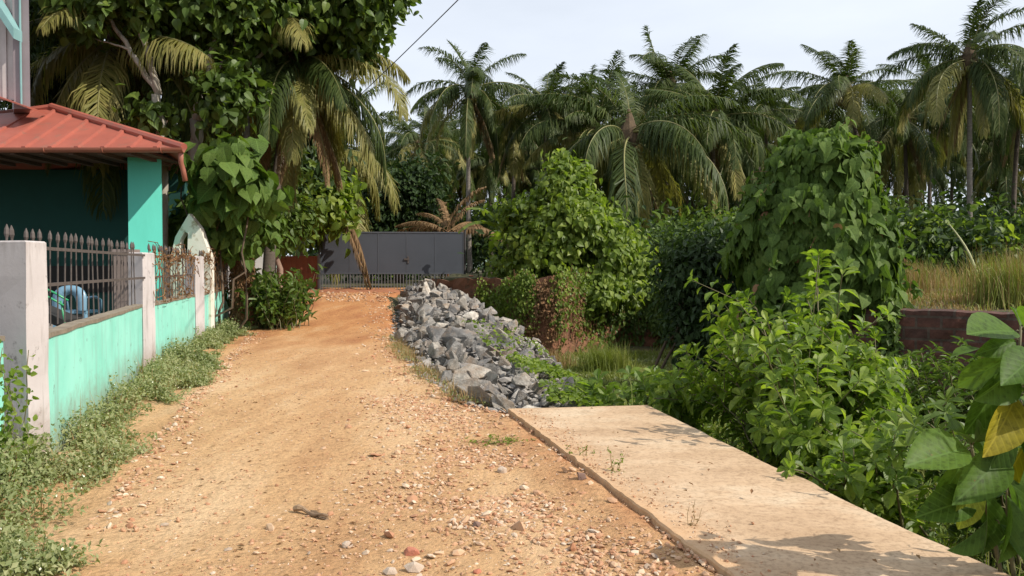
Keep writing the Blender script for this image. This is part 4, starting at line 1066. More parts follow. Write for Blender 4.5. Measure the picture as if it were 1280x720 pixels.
# ------------------------------------------------------------------ left trees
def tree(name, label, base, limbs, r0, blobs, n, nclump, cr_, size, W, T, lm, bm_, seed, cat='tree', group=None, hang=.5, extra=None, luv=False, shell=.7, jitter=.5):
    """limbs: list of polylines of points (world) with radii"""
    rng = np.random.default_rng(seed)
    root = thing(name, base, label, cat, group)
    mb = MB()
    for pts, ra, rb in limbs:
        pts = [np.array(p, float) for p in pts]
        # refine with wobble
        q = []
        for i in range(len(pts) - 1):
            for t in np.linspace(0, 1, 5)[:-1]: q.append(pts[i] + (pts[i + 1] - pts[i]) * t)
        q.append(pts[-1]); q = np.array(q); w = rng.normal(size=q.shape) * np.linalg.norm(q[-1] - q[0]) * .008; w[0] = 0; q += w
        mb.tube(q, np.linspace(ra, rb, len(q)), 8)
    # twigs to blobs
    ends = [np.array(l[0][-1]) for l in limbs] + [np.array(l[0][len(l[0]) // 2]) for l in limbs]
    for b in blobs:
        c = np.array(b[:3]); e = min(ends, key=lambda e_: np.linalg.norm(e_ - c))
        if np.linalg.norm(e - c) < 5:
            limb(mb, rng, e, c, .045, .015, 7, .25, 0, 5)
            for _ in range(4): limb(mb, rng, c, c + rdir(rng, 1)[0] * np.array(b[3:6]) * .8, .018, .006, 5, .2, 0, 4)
    mb.build('trunk', bm_, root, True)
    c = MB(); leaf_cloud(c, rng, blobs, n, nclump, cr_, size, W, T, 0, hang, shell, luv=luv, jitter=jitter)
    mats = [lm]
    if extra: extra(c, rng); mats.append(M['leaf_yellow'])
    c.build('crown', mats, root, luv=luv)
    return root

def left_trees():
    b = blob_px
    # big broadleaf with pale limbs
    Y = 20.5
    base = P(238, 333, Y); base[2] = 0
    tr = [([base, P(240, 230, Y), P(246, 150, Y)], .2, .15), ([P(246, 150, Y), P(262, 90, Y), P(272, 20, Y), P(280, -90, Y)], .12, .05),
          ([P(256, 110, Y), P(290, 60, Y + .3), P(330, 0, Y)], .07, .03), ([P(246, 150, Y), P(300, 90, Y + .6), P(380, 30, Y + 1.2)], .08, .03),
          ([P(270, 40, Y), P(240, -20, Y), P(200, -80, Y)], .06, .03)]
    bl = [b(300, -5, Y, 80, 38, 2.0), b(390, -15, Y + 1, 85, 42, 2.4), b(455, 5, Y + 1.5, 36, 34, 1.0), b(470, -35, Y + 1, 45, 40, 1), b(240, 5, Y - .3, 60, 36, 1.3), b(400, 45, Y + 2.6, 60, 28, .9),
          b(458, 50, Y + 2.8, 20, 14, .25), b(275, 120, Y - .8, 38, 26, .75), b(300, 62, Y + .8, 32, 20, .45), b(345, 75, Y + 2.4, 40, 30, .5), b(250, -90, Y, 150, 70, 2.5), b(400, -110, Y + 1, 110, 60, 1.5), b(215, 45, Y + 1.0, 26, 20, .3)]
    tree('broadleaf_tree', 'big broad leaved tree with pale branching trunk over the lane', base, tr, .2, bl, 15000, 520, .6, .215, .78, T_HEART, M['leaf_tree'], M['bark_pale'], 51, hang=.55)
    # forked pale tree behind the roof
    Y = 19.4
    base = P(203, 333, Y); base[2] = 0
    tr = [([base, P(203, 200, Y), P(198, 118, Y)], .12, .10), ([P(198, 118, Y), P(170, 75, Y), P(150, 45, Y), P(130, 8, Y)], .075, .04), ([P(198, 118, Y), P(182, 55, Y), P(170, 0, Y), P(168, -60, Y)], .09, .04),
          ([P(162, 62, Y), P(140, 55, Y), P(118, 48, Y)], .03, .012)]
    bl = [b(110, 10, Y, 42, 26, 1), b(160, -8, Y, 50, 28, 1.2), b(150, -70, Y, 80, 50, 2), b(185, 30, Y + .3, 18, 16, .3), b(190, 150, Y - .1, 12, 14, .15)]
    tree('forked_tree', 'forked pale trunk tree rising just behind the red roof', base, tr, .12, bl, 3400, 130, .45, .22, .8, T_HEART, M['leaf_tree'], M['bark_pale'], 52, hang=.6)
    # dark glossy tree at far left
    Y = 23
    base = P(60, 333, Y); base[2] = 0
    tr = [([base, P(62, 200, Y), P(68, 60, Y), P(80, -60, Y)], .2, .06)]
    bl = [b(60, 30, Y, 50, 50, 1.5), b(90, -40, Y, 90, 60, 2), b(55, 110, Y - .8, 32, 45, 1), b(110, 60, Y + 1, 50, 50, 1.2), b(20, 20, Y + 1, 50, 60, 1)]
    tree('glossy_tree', 'glossy dark tree close behind the metal clad building', base, tr, .2, bl, 7500, 260, .6, .26, .36, T_LONG, M['leaf_dark'], M['bark'], 53, hang=.5)
    # dark backdrop tree behind all the left group
    Y = 29
    base = P(200, 333, Y); base[2] = 0.3
    tr = [([base, P(205, 180, Y), P(220, 20, Y)], .3, .1), ([P(205, 180, Y), P(330, 60, Y)], .15, .05)]
    bl = [b(110, 120, Y, 90, 80, 1.5), b(200, 60, Y, 100, 90, 2), b(300, 120, Y, 90, 90, 2), b(350, 60, Y, 60, 70, 1.2), b(170, 210, Y - 1, 100, 60, 1.5), b(300, 230, Y, 90, 60, 1.5), b(385, 170, Y + 1, 30, 50, .6), b(240, -60, Y, 160, 80, 2.5)]
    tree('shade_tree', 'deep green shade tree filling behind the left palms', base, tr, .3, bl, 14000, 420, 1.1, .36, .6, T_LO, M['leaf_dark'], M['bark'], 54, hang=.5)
    # slender areca trunk
    Y = 22.2; c = P(308, 60, Y); base = P(309, 333, Y); base[2] = 0.05
    r = thing('areca_palm', base, 'slender grey ringed areca trunk rising through the left tree', 'palm tree')
    MB().tube([base + (c - base) * t for t in np.linspace(0, 1, 14)], .085, 9).build('trunk', simple('areca_bark', (.30, .29, .27), (.2, .19, .17), 2, .85, .6, .02, (1, 1, 8)), r, True)
    cc = bpy.data.objects.new('crown', CROWNS[3]); COL.objects.link(cc); cc.parent = r; cc.location = Vector(c) - r.location; cc.scale = (.42,) * 3
    # big heart leaved climber behind the fence
    rng = np.random.default_rng(55); Y = 18.8
    base = P(262, 333, Y); base[2] = 0
    root = thing('broad_climber', base, 'climber with very large pale green leaves above the fence', 'climber')
    mb = MB()
    for k in range(7): limb(mb, rng, base + rng.normal(size=3) * [.3, .2, 0], P(225 + 16 * k, 200 + 20 * rng.random(), Y), .035, .015, 9, .3, 0, 5)
    mb.build('stem', M['bark'], root, True)
    c = MB()
    bl = [b(288, 207, Y - .5, 32, 26, 1.6), b(318, 238, Y - .3, 26, 22, .9), b(270, 236, Y, 22, 20, .7), b(250, 212, Y, 14, 16, .3)]
    leaf_cloud(c, rng, bl, 480, 100, .4, .38, .95, T_HEART, 0, .7, .6, .3, .35, True)
    bl = [b(272, 270, Y + 1.6, 34, 24, 1), b(290, 285, Y + .5, 22, 24, 1), b(225, 290, Y + 1.2, 12, 26, .5), b(320, 280, Y + 1.5, 20, 20, .8)]
    leaf_cloud(c, rng, bl, 2300, 160, .4, .26, .85, T_HEART, 0, .65, .5, .3, .4, True)
    c.build('foliage', M['leaf_heart'], root, luv=True)
    # yellow green small tree
    Y = 33; base = P(375, 345, 34.6); base[2] = .5
    tr = [([base, P(376, 300, 34.5), P(385, 250, Y)], .13, .07), ([P(378, 290, 34), P(420, 240, Y)], .06, .02), ([P(377, 300, 34.3), P(350, 250, Y)], .06, .02)]
    bl = [b(390, 232, Y, 40, 22, 1.3), b(360, 262, Y, 34, 30, 1.2), b(402, 262, Y - .3, 30, 22, 1), b(425, 245, Y, 16, 20, .4), b(345, 280, Y, 20, 16, .5), b(425, 276, Y - .3, 12, 8, .15)]
    tree('sapling_tree', 'yellow green leafy small tree in front of the rusty sheet', base, tr, .1, bl, 2800, 180, .6, .30, .8, T_HEART, M['leaf_bright'], M['bark_pink'], 56, hang=.55)
    # reddish trunks
    Y = 27; base = P(333, 345, Y); base[2] = .3
    tr = [([base, P(334, 290, Y), P(332, 200, Y)], .13, .11), ([base + [.35, .4, 0], P(343, 290, Y + .4), P(340, 190, Y + .4)], .09, .08)]
    tree('twin_trunk_tree', 'twin reddish trunks standing by the narrow white wall end', base, tr, .1, [b(330, 215, Y, 50, 30, 1), b(300, 260, Y, 40, 30, 1), b(355, 275, Y + 1, 30, 24, .6)], 2600, 120, .6, .28, .6, T_MID, M['leaf_tree'], M['bark_pink'], 57)
    # bush at the lane edge
    Y = 22.0; rng = np.random.default_rng(58); Y = 21.3; base = P(345, 400, Y); base[2] = float(H(base[0], Y))
    root = thing('leafy_bush', base, 'leafy green bush at the lane edge past the stump', 'bush')
    st = MB(); lf = MB()
    for k in range(110):
        a = rng.random() * 6.28; L = .6 + rng.random() * .9; p0 = base + [rng.normal() * .3, rng.normal() * .4, 0]
        p1 = p0 + np.array([math.cos(a) * .5, math.sin(a) * .4, 1.0]) * L; pts = limb(st, rng, p0, p1, .012, .005, 6, .2, 0, 4)
        n = 22; t = rng.random(n) * .8 + .2; q = p0 + (p1 - p0) * t[:, None] + rng.normal(size=(n, 3)) * .05
        leaves(lf, q, rdir(rng, n) * 1.0 + [0, 0, .15], rng.normal(size=(n, 3)) * .4 + [0, 0, 1], .24 * (.6 + .6 * rng.random(n)), .42, T_MID, 0, rng)
    st.build('stem', M['stem'], root); lf.build('foliage', M['leaf_tree'], root)
    n = 500
left_trees()

# dark round tree behind gate + hidden ones that keep the horizon closed
def mid_trees():
    b = blob_px
    Y = 42; base = P(500, 333, Y); base[2] = .8
    tree('round_tree', 'dark dense round tree behind the left half of the gate', base, [([base, P(500, 270, Y), P(495, 230, Y)], .25, .15)], .2,
         [b(490, 245, Y, 40, 36, 1.5), b(520, 235, Y, 30, 34, 1), b(455, 270, Y, 35, 30, 1), b(520, 275, Y, 26, 20, .6), b(430, 285, Y - 1, 40, 24, .8)], 5200, 200, .9, .34, .6, T_LO, M['leaf_dark'], M['bark'], 61)
    # climber smothered tree at centre
    Y = 28.0; base = P(705, 380, Y + .3); base[2] = float(H(base[0], Y + .3))
    tree('climber_covered_tree', 'bright leafy climber smothering a small tree at the centre', base, [([base, P(706, 320, Y), P(702, 235, Y)], .16, .06), ([P(706, 330, Y), P(760, 290, Y)], .08, .03), ([P(706, 330, Y), P(665, 290, Y)], .08, .03)], .2,
         [b(703, 240, Y - .4, 24, 28, .9), b(672, 268, Y, 24, 22, .8), b(712, 290, Y - .7, 40, 36, 1.6), b(678, 320, Y - .5, 36, 36, 1.4), b(738, 262, Y, 20, 24, .6), b(752, 312, Y - .5, 32, 30, 1.2), b(728, 352, Y - .8, 30, 26, .8), b(655, 300, Y, 20, 28, .5),
          b(790, 330, Y - .3, 20, 20, .6), b(745, 368, Y - 1.4, 20, 20, .5), b(778, 352, Y - .8, 18, 26, .5), b(795, 310, Y, 16, 14, .3), b(625, 336, Y + .3, 14, 16, .25), b(658, 342, Y, 24, 20, .6), b(688, 350, Y - .3, 22, 18, .5),  b(690, 225, Y, 10, 16, .25), b(722, 222, Y, 12, 12, .2), b(640, 275, Y + .5, 12, 16, .2), b(765, 270, Y, 10, 12, .15), b(700, 205, Y, 9, 12, .15)], 15000, 400, .42, .185, .8, T_HEART, M['leaf_bright'], M['bark'], 62, hang=.65, jitter=.4, shell=.85)
    # banana plants
    for i, (px, py, Y, lab) in enumerate(((636, 330, 29, 'young banana plant with arching leaves right of the gate'), (672, 300, 33, 'banana plant half hidden behind the centre climber tree'), (1255, 300, 37, 'banana plant standing in the undergrowth at far right'), (1175, 305, 39, 'banana plant in the undergrowth behind the grassy bank'))):
        rng = np.random.default_rng(70 + i); c = P(px, py, Y); g = float(H(c[0], Y)); base = np.array([c[0], Y, g])
        r = thing('banana_plant', base, lab, 'banana plant', 'banana plants')
        h = 1.5; MB().tube([base + [0, 0, -.1], base + [0.02, 0, h]], [.13, .07], 8).build('stem', M['stem'], r)
        mb = MB()
        for k in range(9):
            az = k * 2.4 + rng.random(); el = rad(75 - 7 * k); L = 1.7 + .4 * rng.random(); dr = rad(70 + 6 * k)
            t = np.linspace(0, 1, 10); ang = el - dr * t ** 1.3; d = np.stack([np.cos(ang) * math.cos(az), np.cos(ang) * math.sin(az), np.sin(ang)], 1)
            pts = base + [0, 0, h] + np.concatenate([[np.zeros(3)], np.cumsum(d[1:] * L / 9, 0)])
            s = np.array([-math.sin(az), math.cos(az), 0]); w = .26 * np.sin(np.clip(t * .95 + .02, 0, 1) * math.pi) ** .5
            for q in range(9):
                ca = (pts[q] + pts[q + 1]) / 2
                for sg in (-1, 1):
                    dn = np.array([0, 0, -.35]) * w[q]
                    mb.raw([pts[q], pts[q + 1], pts[q + 1] + s * sg * w[q + 1] * (.9 + .1 * rng.random()) + dn * 1.3 * rng.random(), pts[q] + s * sg * w[q] + dn], [(0, 1, 2, 3)])
        mb.build('leaf_blades', M['leaf_bright'] if i < 1 else M['leaf_tree'], r)
mid_trees()

# ------------------------------------------------------------------ rocks
def rock_mat():
    m, nt, b = mat_new('quarry_rock')
    v = objvec(nt, (1, 1, 1), False); oi = nt.nodes.new('ShaderNodeObjectInfo')
    n1 = noise(nt, 3.0, 7, .7, v); n2 = noise(nt, 16, 6, .75, v)
    r = ramp(nt, [(0.3, (0.17, 0.16, 0.15)), (0.55, (0.37, 0.35, 0.325)), (0.75, (0.60, 0.56, 0.51))]); nt.links.new(n1.outputs['Fac'], r.inputs['Fac'])
    r2 = ramp(nt, [(0.0, (.55, .56, .58)), (0.5, (.9, .88, .86)), (.85, (1.15, 1.1, 1.02)), (1.0, (1.8, 1.75, 1.65))]); nt.links.new(oi.outputs['Random'], r2.inputs['Fac'])
    rc = mixc(nt, 1, r.outputs['Color'], r2.outputs['Color'], 'MULTIPLY')
    n4 = noise(nt, 2.2, 6, .7, objvec(nt)); r4 = ramp(nt, [(.50, (0, 0, 0)), (.66, (.6, .6, .6))]); nt.links.new(n4.outputs['Fac'], r4.inputs['Fac'])
    nt.links.new(mixc(nt, r4.outputs['Color'], rc, (.36, .24, .15)), b.inputs['Base Color'])
    b.inputs['Roughness'].default_value = .9; b.inputs['Specular IOR Level'].default_value = .2; bump(nt, b, n2.outputs['Fac'], 1.0, .05)
    return m
def rocks():
    rng = np.random.default_rng(77); rm = rock_mat(); meshes = []
    for k in range(14):
        bm = bmesh.new(); n = 11
        p = rdir(rng, n) * (0.8 + .3 * rng.random((n, 1))); sc_ = np.array([1, .5 + .4 * rng.random(), .32 + .38 * rng.random()]); p = p * sc_ * .5
        for q in p: bm.verts.new(q)
        r = bmesh.ops.convex_hull(bm, input=bm.verts)
        for v in [v for v in bm.verts if not v.link_faces]: bm.verts.remove(v)
        bmesh.ops.bevel(bm, geom=list(bm.edges), offset=.018, segments=1, affect='EDGES', clamp_overlap=True)
        me = bpy.data.meshes.new('quarry_rock'); bm.to_mesh(me); bm.free(); me.materials.append(rm); meshes.append(me)
    left = [(9.15, -.05), (9.6, -.30), (10, -.48), (12.9, -1.3), (18, -2.35), (24, -3.2), (30, -3.85)]
    right = [(9.15, 1.3), (11, 1.3), (13, 1.1), (15.5, .8), (18.5, .22), (23, -.85), (28, -2.1), (30, -2.6)]
    zr = [(9.15, -.30), (13, -.42), (15.5, -.24), (18.5, .05), (23, .40), (28, .58), (30, .5)]
    zl = [(9, .02), (20, .1), (26, .45), (30, .65)]
    def surf(y, t):
        xl = ipl(y, left); xr = ipl(y, right); x = xl + (xr - xl) * t
        z = ipl(y, zl) * (1 - t) + ipl(y, zr) * t
        bul = (.26 + .12 * sstep(12, 24, y)) * np.sin(np.clip(t, 0, 1) * math.pi * .9) * sstep(9.0, 11.0, y)
        return x, z + bul
    # rubble bed, its dark colour paints shade into the gaps between rocks
    ys_ = np.linspace(9.2, 30.5, 110); ts = np.linspace(-.04, 1.12, 26)
    Yg, Tg = np.meshgrid(ys_, ts, indexing='ij'); X, Z = surf(Yg, Tg)
    Z = Z - .16 + .1 * fbm(X, Yg, 2.5, 3, 3) - np.where((Tg < 0) | (Tg > 1), .35, 0) - 1.2 * sstep(1.0, 1.12, Tg) - .5 * sstep(29, 30.5, Yg)
    ny, nx = Yg.shape; i = np.arange((nx - 1) * (ny - 1)); r = i // (nx - 1); c = i % (nx - 1); a = r * nx + c
    bed = MB().arr(np.stack([X, Yg, Z], -1).reshape(-1, 3), np.stack([a, a + 1, a + 1 + nx, a + nx], 1).reshape(-1), np.full(len(a), 4))
    tag(bed.build('rubble_bed', simple('rubble', (.11, .10, .09), (.06, .055, .05), 9, .95, 1, .08), None), 'packed rubble under the quarry rocks coloured dark for shaded gaps', 'rubble', kind='structure')
    special = [
        (602, 487, 9.75, .52, 'broad flat faced grey boulder low in the heap beside the slab corner'),
        (583, 480, 10.1, .42, 'jagged boulder at the foot of the heap left of the broad boulder'),
        (622, 500, 9.45, .30, 'pointed dark rock touching the far corner of the slab'),
        (590, 445, 11.2, .55, 'long slanting grey boulder in the middle of the heap'),
        (575, 395, 15.5, .75, 'big flat boulder on the upper right shoulder of the heap'),
        (680, 458, 14.2, .65, 'long pale boulder on the right slope of the heap'),
        (567, 437, 12.2, .34, 'small white faced rock lying near the left edge of the heap')]
    cnt = 0
    for px, py, Y, s, lab in special:
        c = P(px, py, Y); o = bpy.data.objects.new('quarry_rock', meshes[cnt % 14]); COL.objects.link(o)
        x, z = surf(Y, np.clip((c[0] - ipl(Y, left)) / (ipl(Y, right) - ipl(Y, left)), 0, 1))
        o.location = (c[0], Y, z + .05); o.scale = (s * 1.1,) * 3; o.rotation_euler = (rng.normal() * .5, rng.normal() * .5, rng.random() * 6.28)
        tag(o, lab, 'rock', 'rocks of the heap beside the lane'); cnt += 1
    # poisson-ish spread, denser near
    pts = []
    tries = 0
    while len(pts) < 286 and tries < 60000:
        tries += 1
        y = 9.25 + 20.6 * rng.random() ** 1.25; t = rng.random() ** .95
        x, z = surf(y, t)
        s = (.20 + .33 * rng.random() ** 1.8) * (1 + .025 * (y - 9)) * (.75 if t < .15 else 1)
        if any((x - q[0]) ** 2 + (y - q[1]) ** 2 < (.39 * (s + q[3])) ** 2 for q in pts): continue
        pts.append((x, y, z, s))
    for x, y, z, s in pts:
        o = bpy.data.objects.new('quarry_rock', meshes[int(rng.integers(14))]); COL.objects.link(o)
        o.location = (x, y, z - .02 + .06 * rng.random()); o.scale = tuple(s * 1.22 * (.85 + .3 * rng.random(3)))
        o.rotation_euler = (rng.normal() * .7, rng.normal() * .6 + .25, rng.random() * 6.28)
        tag(o, 'broken grey quarry rock in the heap sloping down beside the lane', 'rock', 'rocks of the heap beside the lane')
    # chips between
    mb = MB(); n = 3800
    chips(mb, rng, *[np.array(v) for v in chip_pts(rng, n, surf)])
    tag(mb.build('rock_chips', simple('grey_chips', (.34, .31, .28), (.2, .18, .16), 9, .9, .3, .01), None), 'small grey stone chips between the rocks of the heap', 'rubble', kind='stuff')
    return surf
ICO = None
def chips(mb, rng, Pt, S, m=0, flat=.65):
    global ICO
    if ICO is None:
        ph = (1 + 5 ** .5) / 2
        V = norm(np.array([(-1, ph, 0), (1, ph, 0), (-1, -ph, 0), (1, -ph, 0), (0, -1, ph), (0, 1, ph), (0, -1, -ph), (0, 1, -ph), (ph, 0, -1), (ph, 0, 1), (-ph, 0, -1), (-ph, 0, 1)], float))
        Fs = [(0, 11, 5), (0, 5, 1), (0, 1, 7), (0, 7, 10), (0, 10, 11), (1, 5, 9), (5, 11, 4), (11, 10, 2), (10, 7, 6), (7, 1, 8), (3, 9, 4), (3, 4, 2), (3, 2, 6), (3, 6, 8), (3, 8, 9), (4, 9, 5), (2, 4, 11), (6, 2, 10), (8, 6, 7), (9, 8, 1)]
        ICO = (V, np.array(Fs))
    V0, Fs = ICO; n = len(Pt)
    A = rng.normal(size=(n, 3, 3)) * .28 + np.eye(3) ; A[:, 2, :] *= flat
    V = np.einsum('nij,kj->nki', A, V0) * (1 + rng.normal(size=(n, 12, 1)) * .12)
    V = Pt[:, None, :] + V * (S / 2)[:, None, None]
    L = (Fs.reshape(-1)[None] + (np.arange(n) * 12)[:, None]).reshape(-1)
    mb.arr(V.reshape(-1, 3), L, np.full(n * 20, 3), m)
def chip_pts(rng, n, surf):
    y = 9.1 + 21 * rng.random(n) ** 1.2; t = rng.random(n) * 1.1 - .1
    x, z = surf(y, t); s = .05 + .09 * rng.random(n) ** 2
    z = np.where(t < 0, H(x, y) + .01, z - .09 + .06 * rng.random(n))
    return np.stack([x, y, z], 1), s
SURF = rocks()

# ------------------------------------------------------------------ gravel on the road
def gravel():
    rng = np.random.default_rng(90)
    m, nt, b = mat_new('road_gravel'); g = nt.nodes.new('ShaderNodeNewGeometry')
    r = ramp(nt, [(0, (.36, .17, .09)), (.35, (.42, .24, .135)), (.78, (.50, .33, .205)), (.95, (.56, .45, .34)), (1, (.30, .22, .16))])
    nt.links.new(g.outputs['Random Per Island'], r.inputs['Fac']); nt.links.new(r.outputs['Color'], b.inputs['Base Color']); b.inputs['Roughness'].default_value = .9
    P1 = []; S1 = []
    def add(n, yf, tf, smin, smax, pw=2.5, mask=None):
        y = yf(n); t = tf(n); xl = ipl(y, XL); xr = ipl(y, XR); x = xl + (xr - xl) * t
        if mask is not None:
            k = mask(x, y) ; x, y = x[k], y[k]
        s = smin + (smax - smin) * rng.random(len(x)) ** pw
        P1.append(np.stack([x, y, H(x, y) + .012 + s * .16], 1)); S1.append(s)
    yy = lambda a, b_, p=1.6: (lambda n: a + (b_ - a) * rng.random(n) ** p)
    # even fine grit
    add(13000, yy(3.6, 16), lambda n: rng.random(n), .004, .019, 3)
    # dense band next to the slab and rocks
    nb = lambda x, y: rng.random(len(x)) < np.clip(.5 + 1.9 * vnoise(x, y, 1.3, 44), .03, 1)
    add(14000, yy(3.6, 11, 1.3), lambda n: np.clip(.80 + rng.normal(size=n) * .10, 0, .995), .007, .040, 2.8, nb)
    add(5000, yy(3.6, 6.5, 1.2), lambda n: np.clip(.62 + rng.normal(size=n) * .2, 0, .99), .007, .034, 2.8, nb)
    add(1500, yy(9, 30, 1.2), lambda n: np.clip(.95 + rng.normal(size=n) * .09, 0, 1.05), .012, .07, 3)
    add(1500, yy(5, 20, 1.2), lambda n: np.clip(np.abs(rng.normal(size=n) * .06), 0, .3), .01, .05, 2.2)
    add(700, yy(28, 33.5, 1), lambda n: rng.random(n), .03, .11, 2.2)
    add(60, yy(3.8, 9, 1.2), lambda n: np.clip(.75 + rng.normal(size=n) * .15, 0, .97), .045, .075, 1.5)
    # crumbs of soil and grit lying on the slab's road side
    n = 1500; y = 3.6 + 5.2 * rng.random(n); x = ipl(y, XR) + .04 + np.abs(rng.normal(size=n)) * .16; sz = .004 + .016 * rng.random(n) ** 3
    P1.append(np.stack([x, y, .088 + sz * .2], 1)); S1.append(sz)
    mb = MB(); chips(mb, rng, np.concatenate(P1), np.concatenate(S1))
    tag(mb.build('gravel', m, None), 'loose pale and reddish gravel strewn over the dirt road', 'gravel', kind='stuff')
    # larger single stones
    br = simple('brown_stone', (.22, .13, .10), (.13, .08, .06), 12, .9, .7, .01); rd = simple('red_stone', (.45, .17, .10), (.36, .13, .08), 12, .9, .6, .01)
    ps = simple('pale_stone', (.50, .40, .31), (.38, .29, .22), 12, .9, .6, .01)
    for (px, py, s, mt, lab) in ((725, 605, .115, br, 'knobbly dark brown stone beside the edge of the slab'), (515, 692, .10, rd, 'smooth red stone near the bottom of the dirt road'), (597, 716, .06, rd, 'small red stone at the very bottom of the road'),
                                 (488, 716, .085, ps, 'pale rounded stone low in the road left of the red one'), (518, 712, .11, ps, 'wide pale stone at the bottom edge below the red one'), (434, 681, .07, ps, 'pale stone standing alone left of the gravel band'),
                                 (628, 588, .10, ps, 'pale flat stone in the gravel halfway along the slab'), (596, 657, .07, br, 'brown stone in the middle of the gravel band')):
        Y = 1.57 * F / (py - 333); c = P(px, py, Y); bm = bmesh.new()
        r_ = np.random.default_rng(px); p = rdir(r_, 26) * (.85 + .2 * r_.random((26, 1))) * [1, .8, .7] * (s / 2)
        for q in p: bm.verts.new(q)
        bmesh.ops.convex_hull(bm, input=bm.verts)
        for v in [v for v in bm.verts if not v.link_faces]: bm.verts.remove(v)
        me = bpy.data.meshes.new('stone'); bm.to_mesh(me); bm.free(); me.materials.append(mt)
        o = bpy.data.objects.new('stone', me); COL.objects.link(o); o.location = (c[0], Y, float(H(c[0], Y)) + s * .25)
        tag(o, lab, 'stone', 'larger stones on the road')
    # curled dead leaf / stick
    a = P(368, 634, 5.4); a[2] = float(H(a[0], 5.4)) + .035; bq = P(410, 642, 5.25); bq[2] = float(H(bq[0], 5.25)) + .03
    t = np.linspace(0, 1, 9); mb = MB()
    pts = a + (bq - a) * t[:, None]; pts[:, 2] += .012 * np.sin(t * 9); pts[:, 1] += .015 * np.sin(t * 6)
    mb.tube(pts, .018 * (1 - .7 * t) * (1 + .3 * np.sin(t * 14)) + .002, 7)
    leaves(mb, pts[3:6], np.tile(bq - a, (3, 1)), np.array([[0, -.3, 1.0]] * 3), .13, .3, T_MID, 0, np.random.default_rng(1))
    tag(mb.build('dry_pod', simple('dead_pod', (.16, .10, .06), (.3, .2, .12), 9, .9, .5), None), 'curled dry brown pod lying on the road', 'pod')
    # bits of leaf litter
    n = 420; y = 4 + 6 * rng.random(n); xl = ipl(y, XL); xr = ipl(y, XR); x = xl + (xr + 1.2 - xl) * rng.random(n)
    z = np.where(x > xr, .125, H(x, y) + .02); k = (x < xr - .1) | ((x > xr + .15) & (rng.random(n) < .25) & (y < 8.8))
    p = np.stack([x, y, z], 1)[k]; n = len(p); d = rdir(rng, n); d[:, 2] *= .15
    mb = MB(); leaves(mb, p, d, rng.normal(size=(n, 3)) * .3 + [0, 0, 1], .035 * (.5 + rng.random(n)), .45, T_LO, 0, rng)
    tag(mb.build('leaf_litter', M['dryvine'], None), 'scattered dry leaf scraps on the road and slab', 'litter', kind='stuff')
gravel()

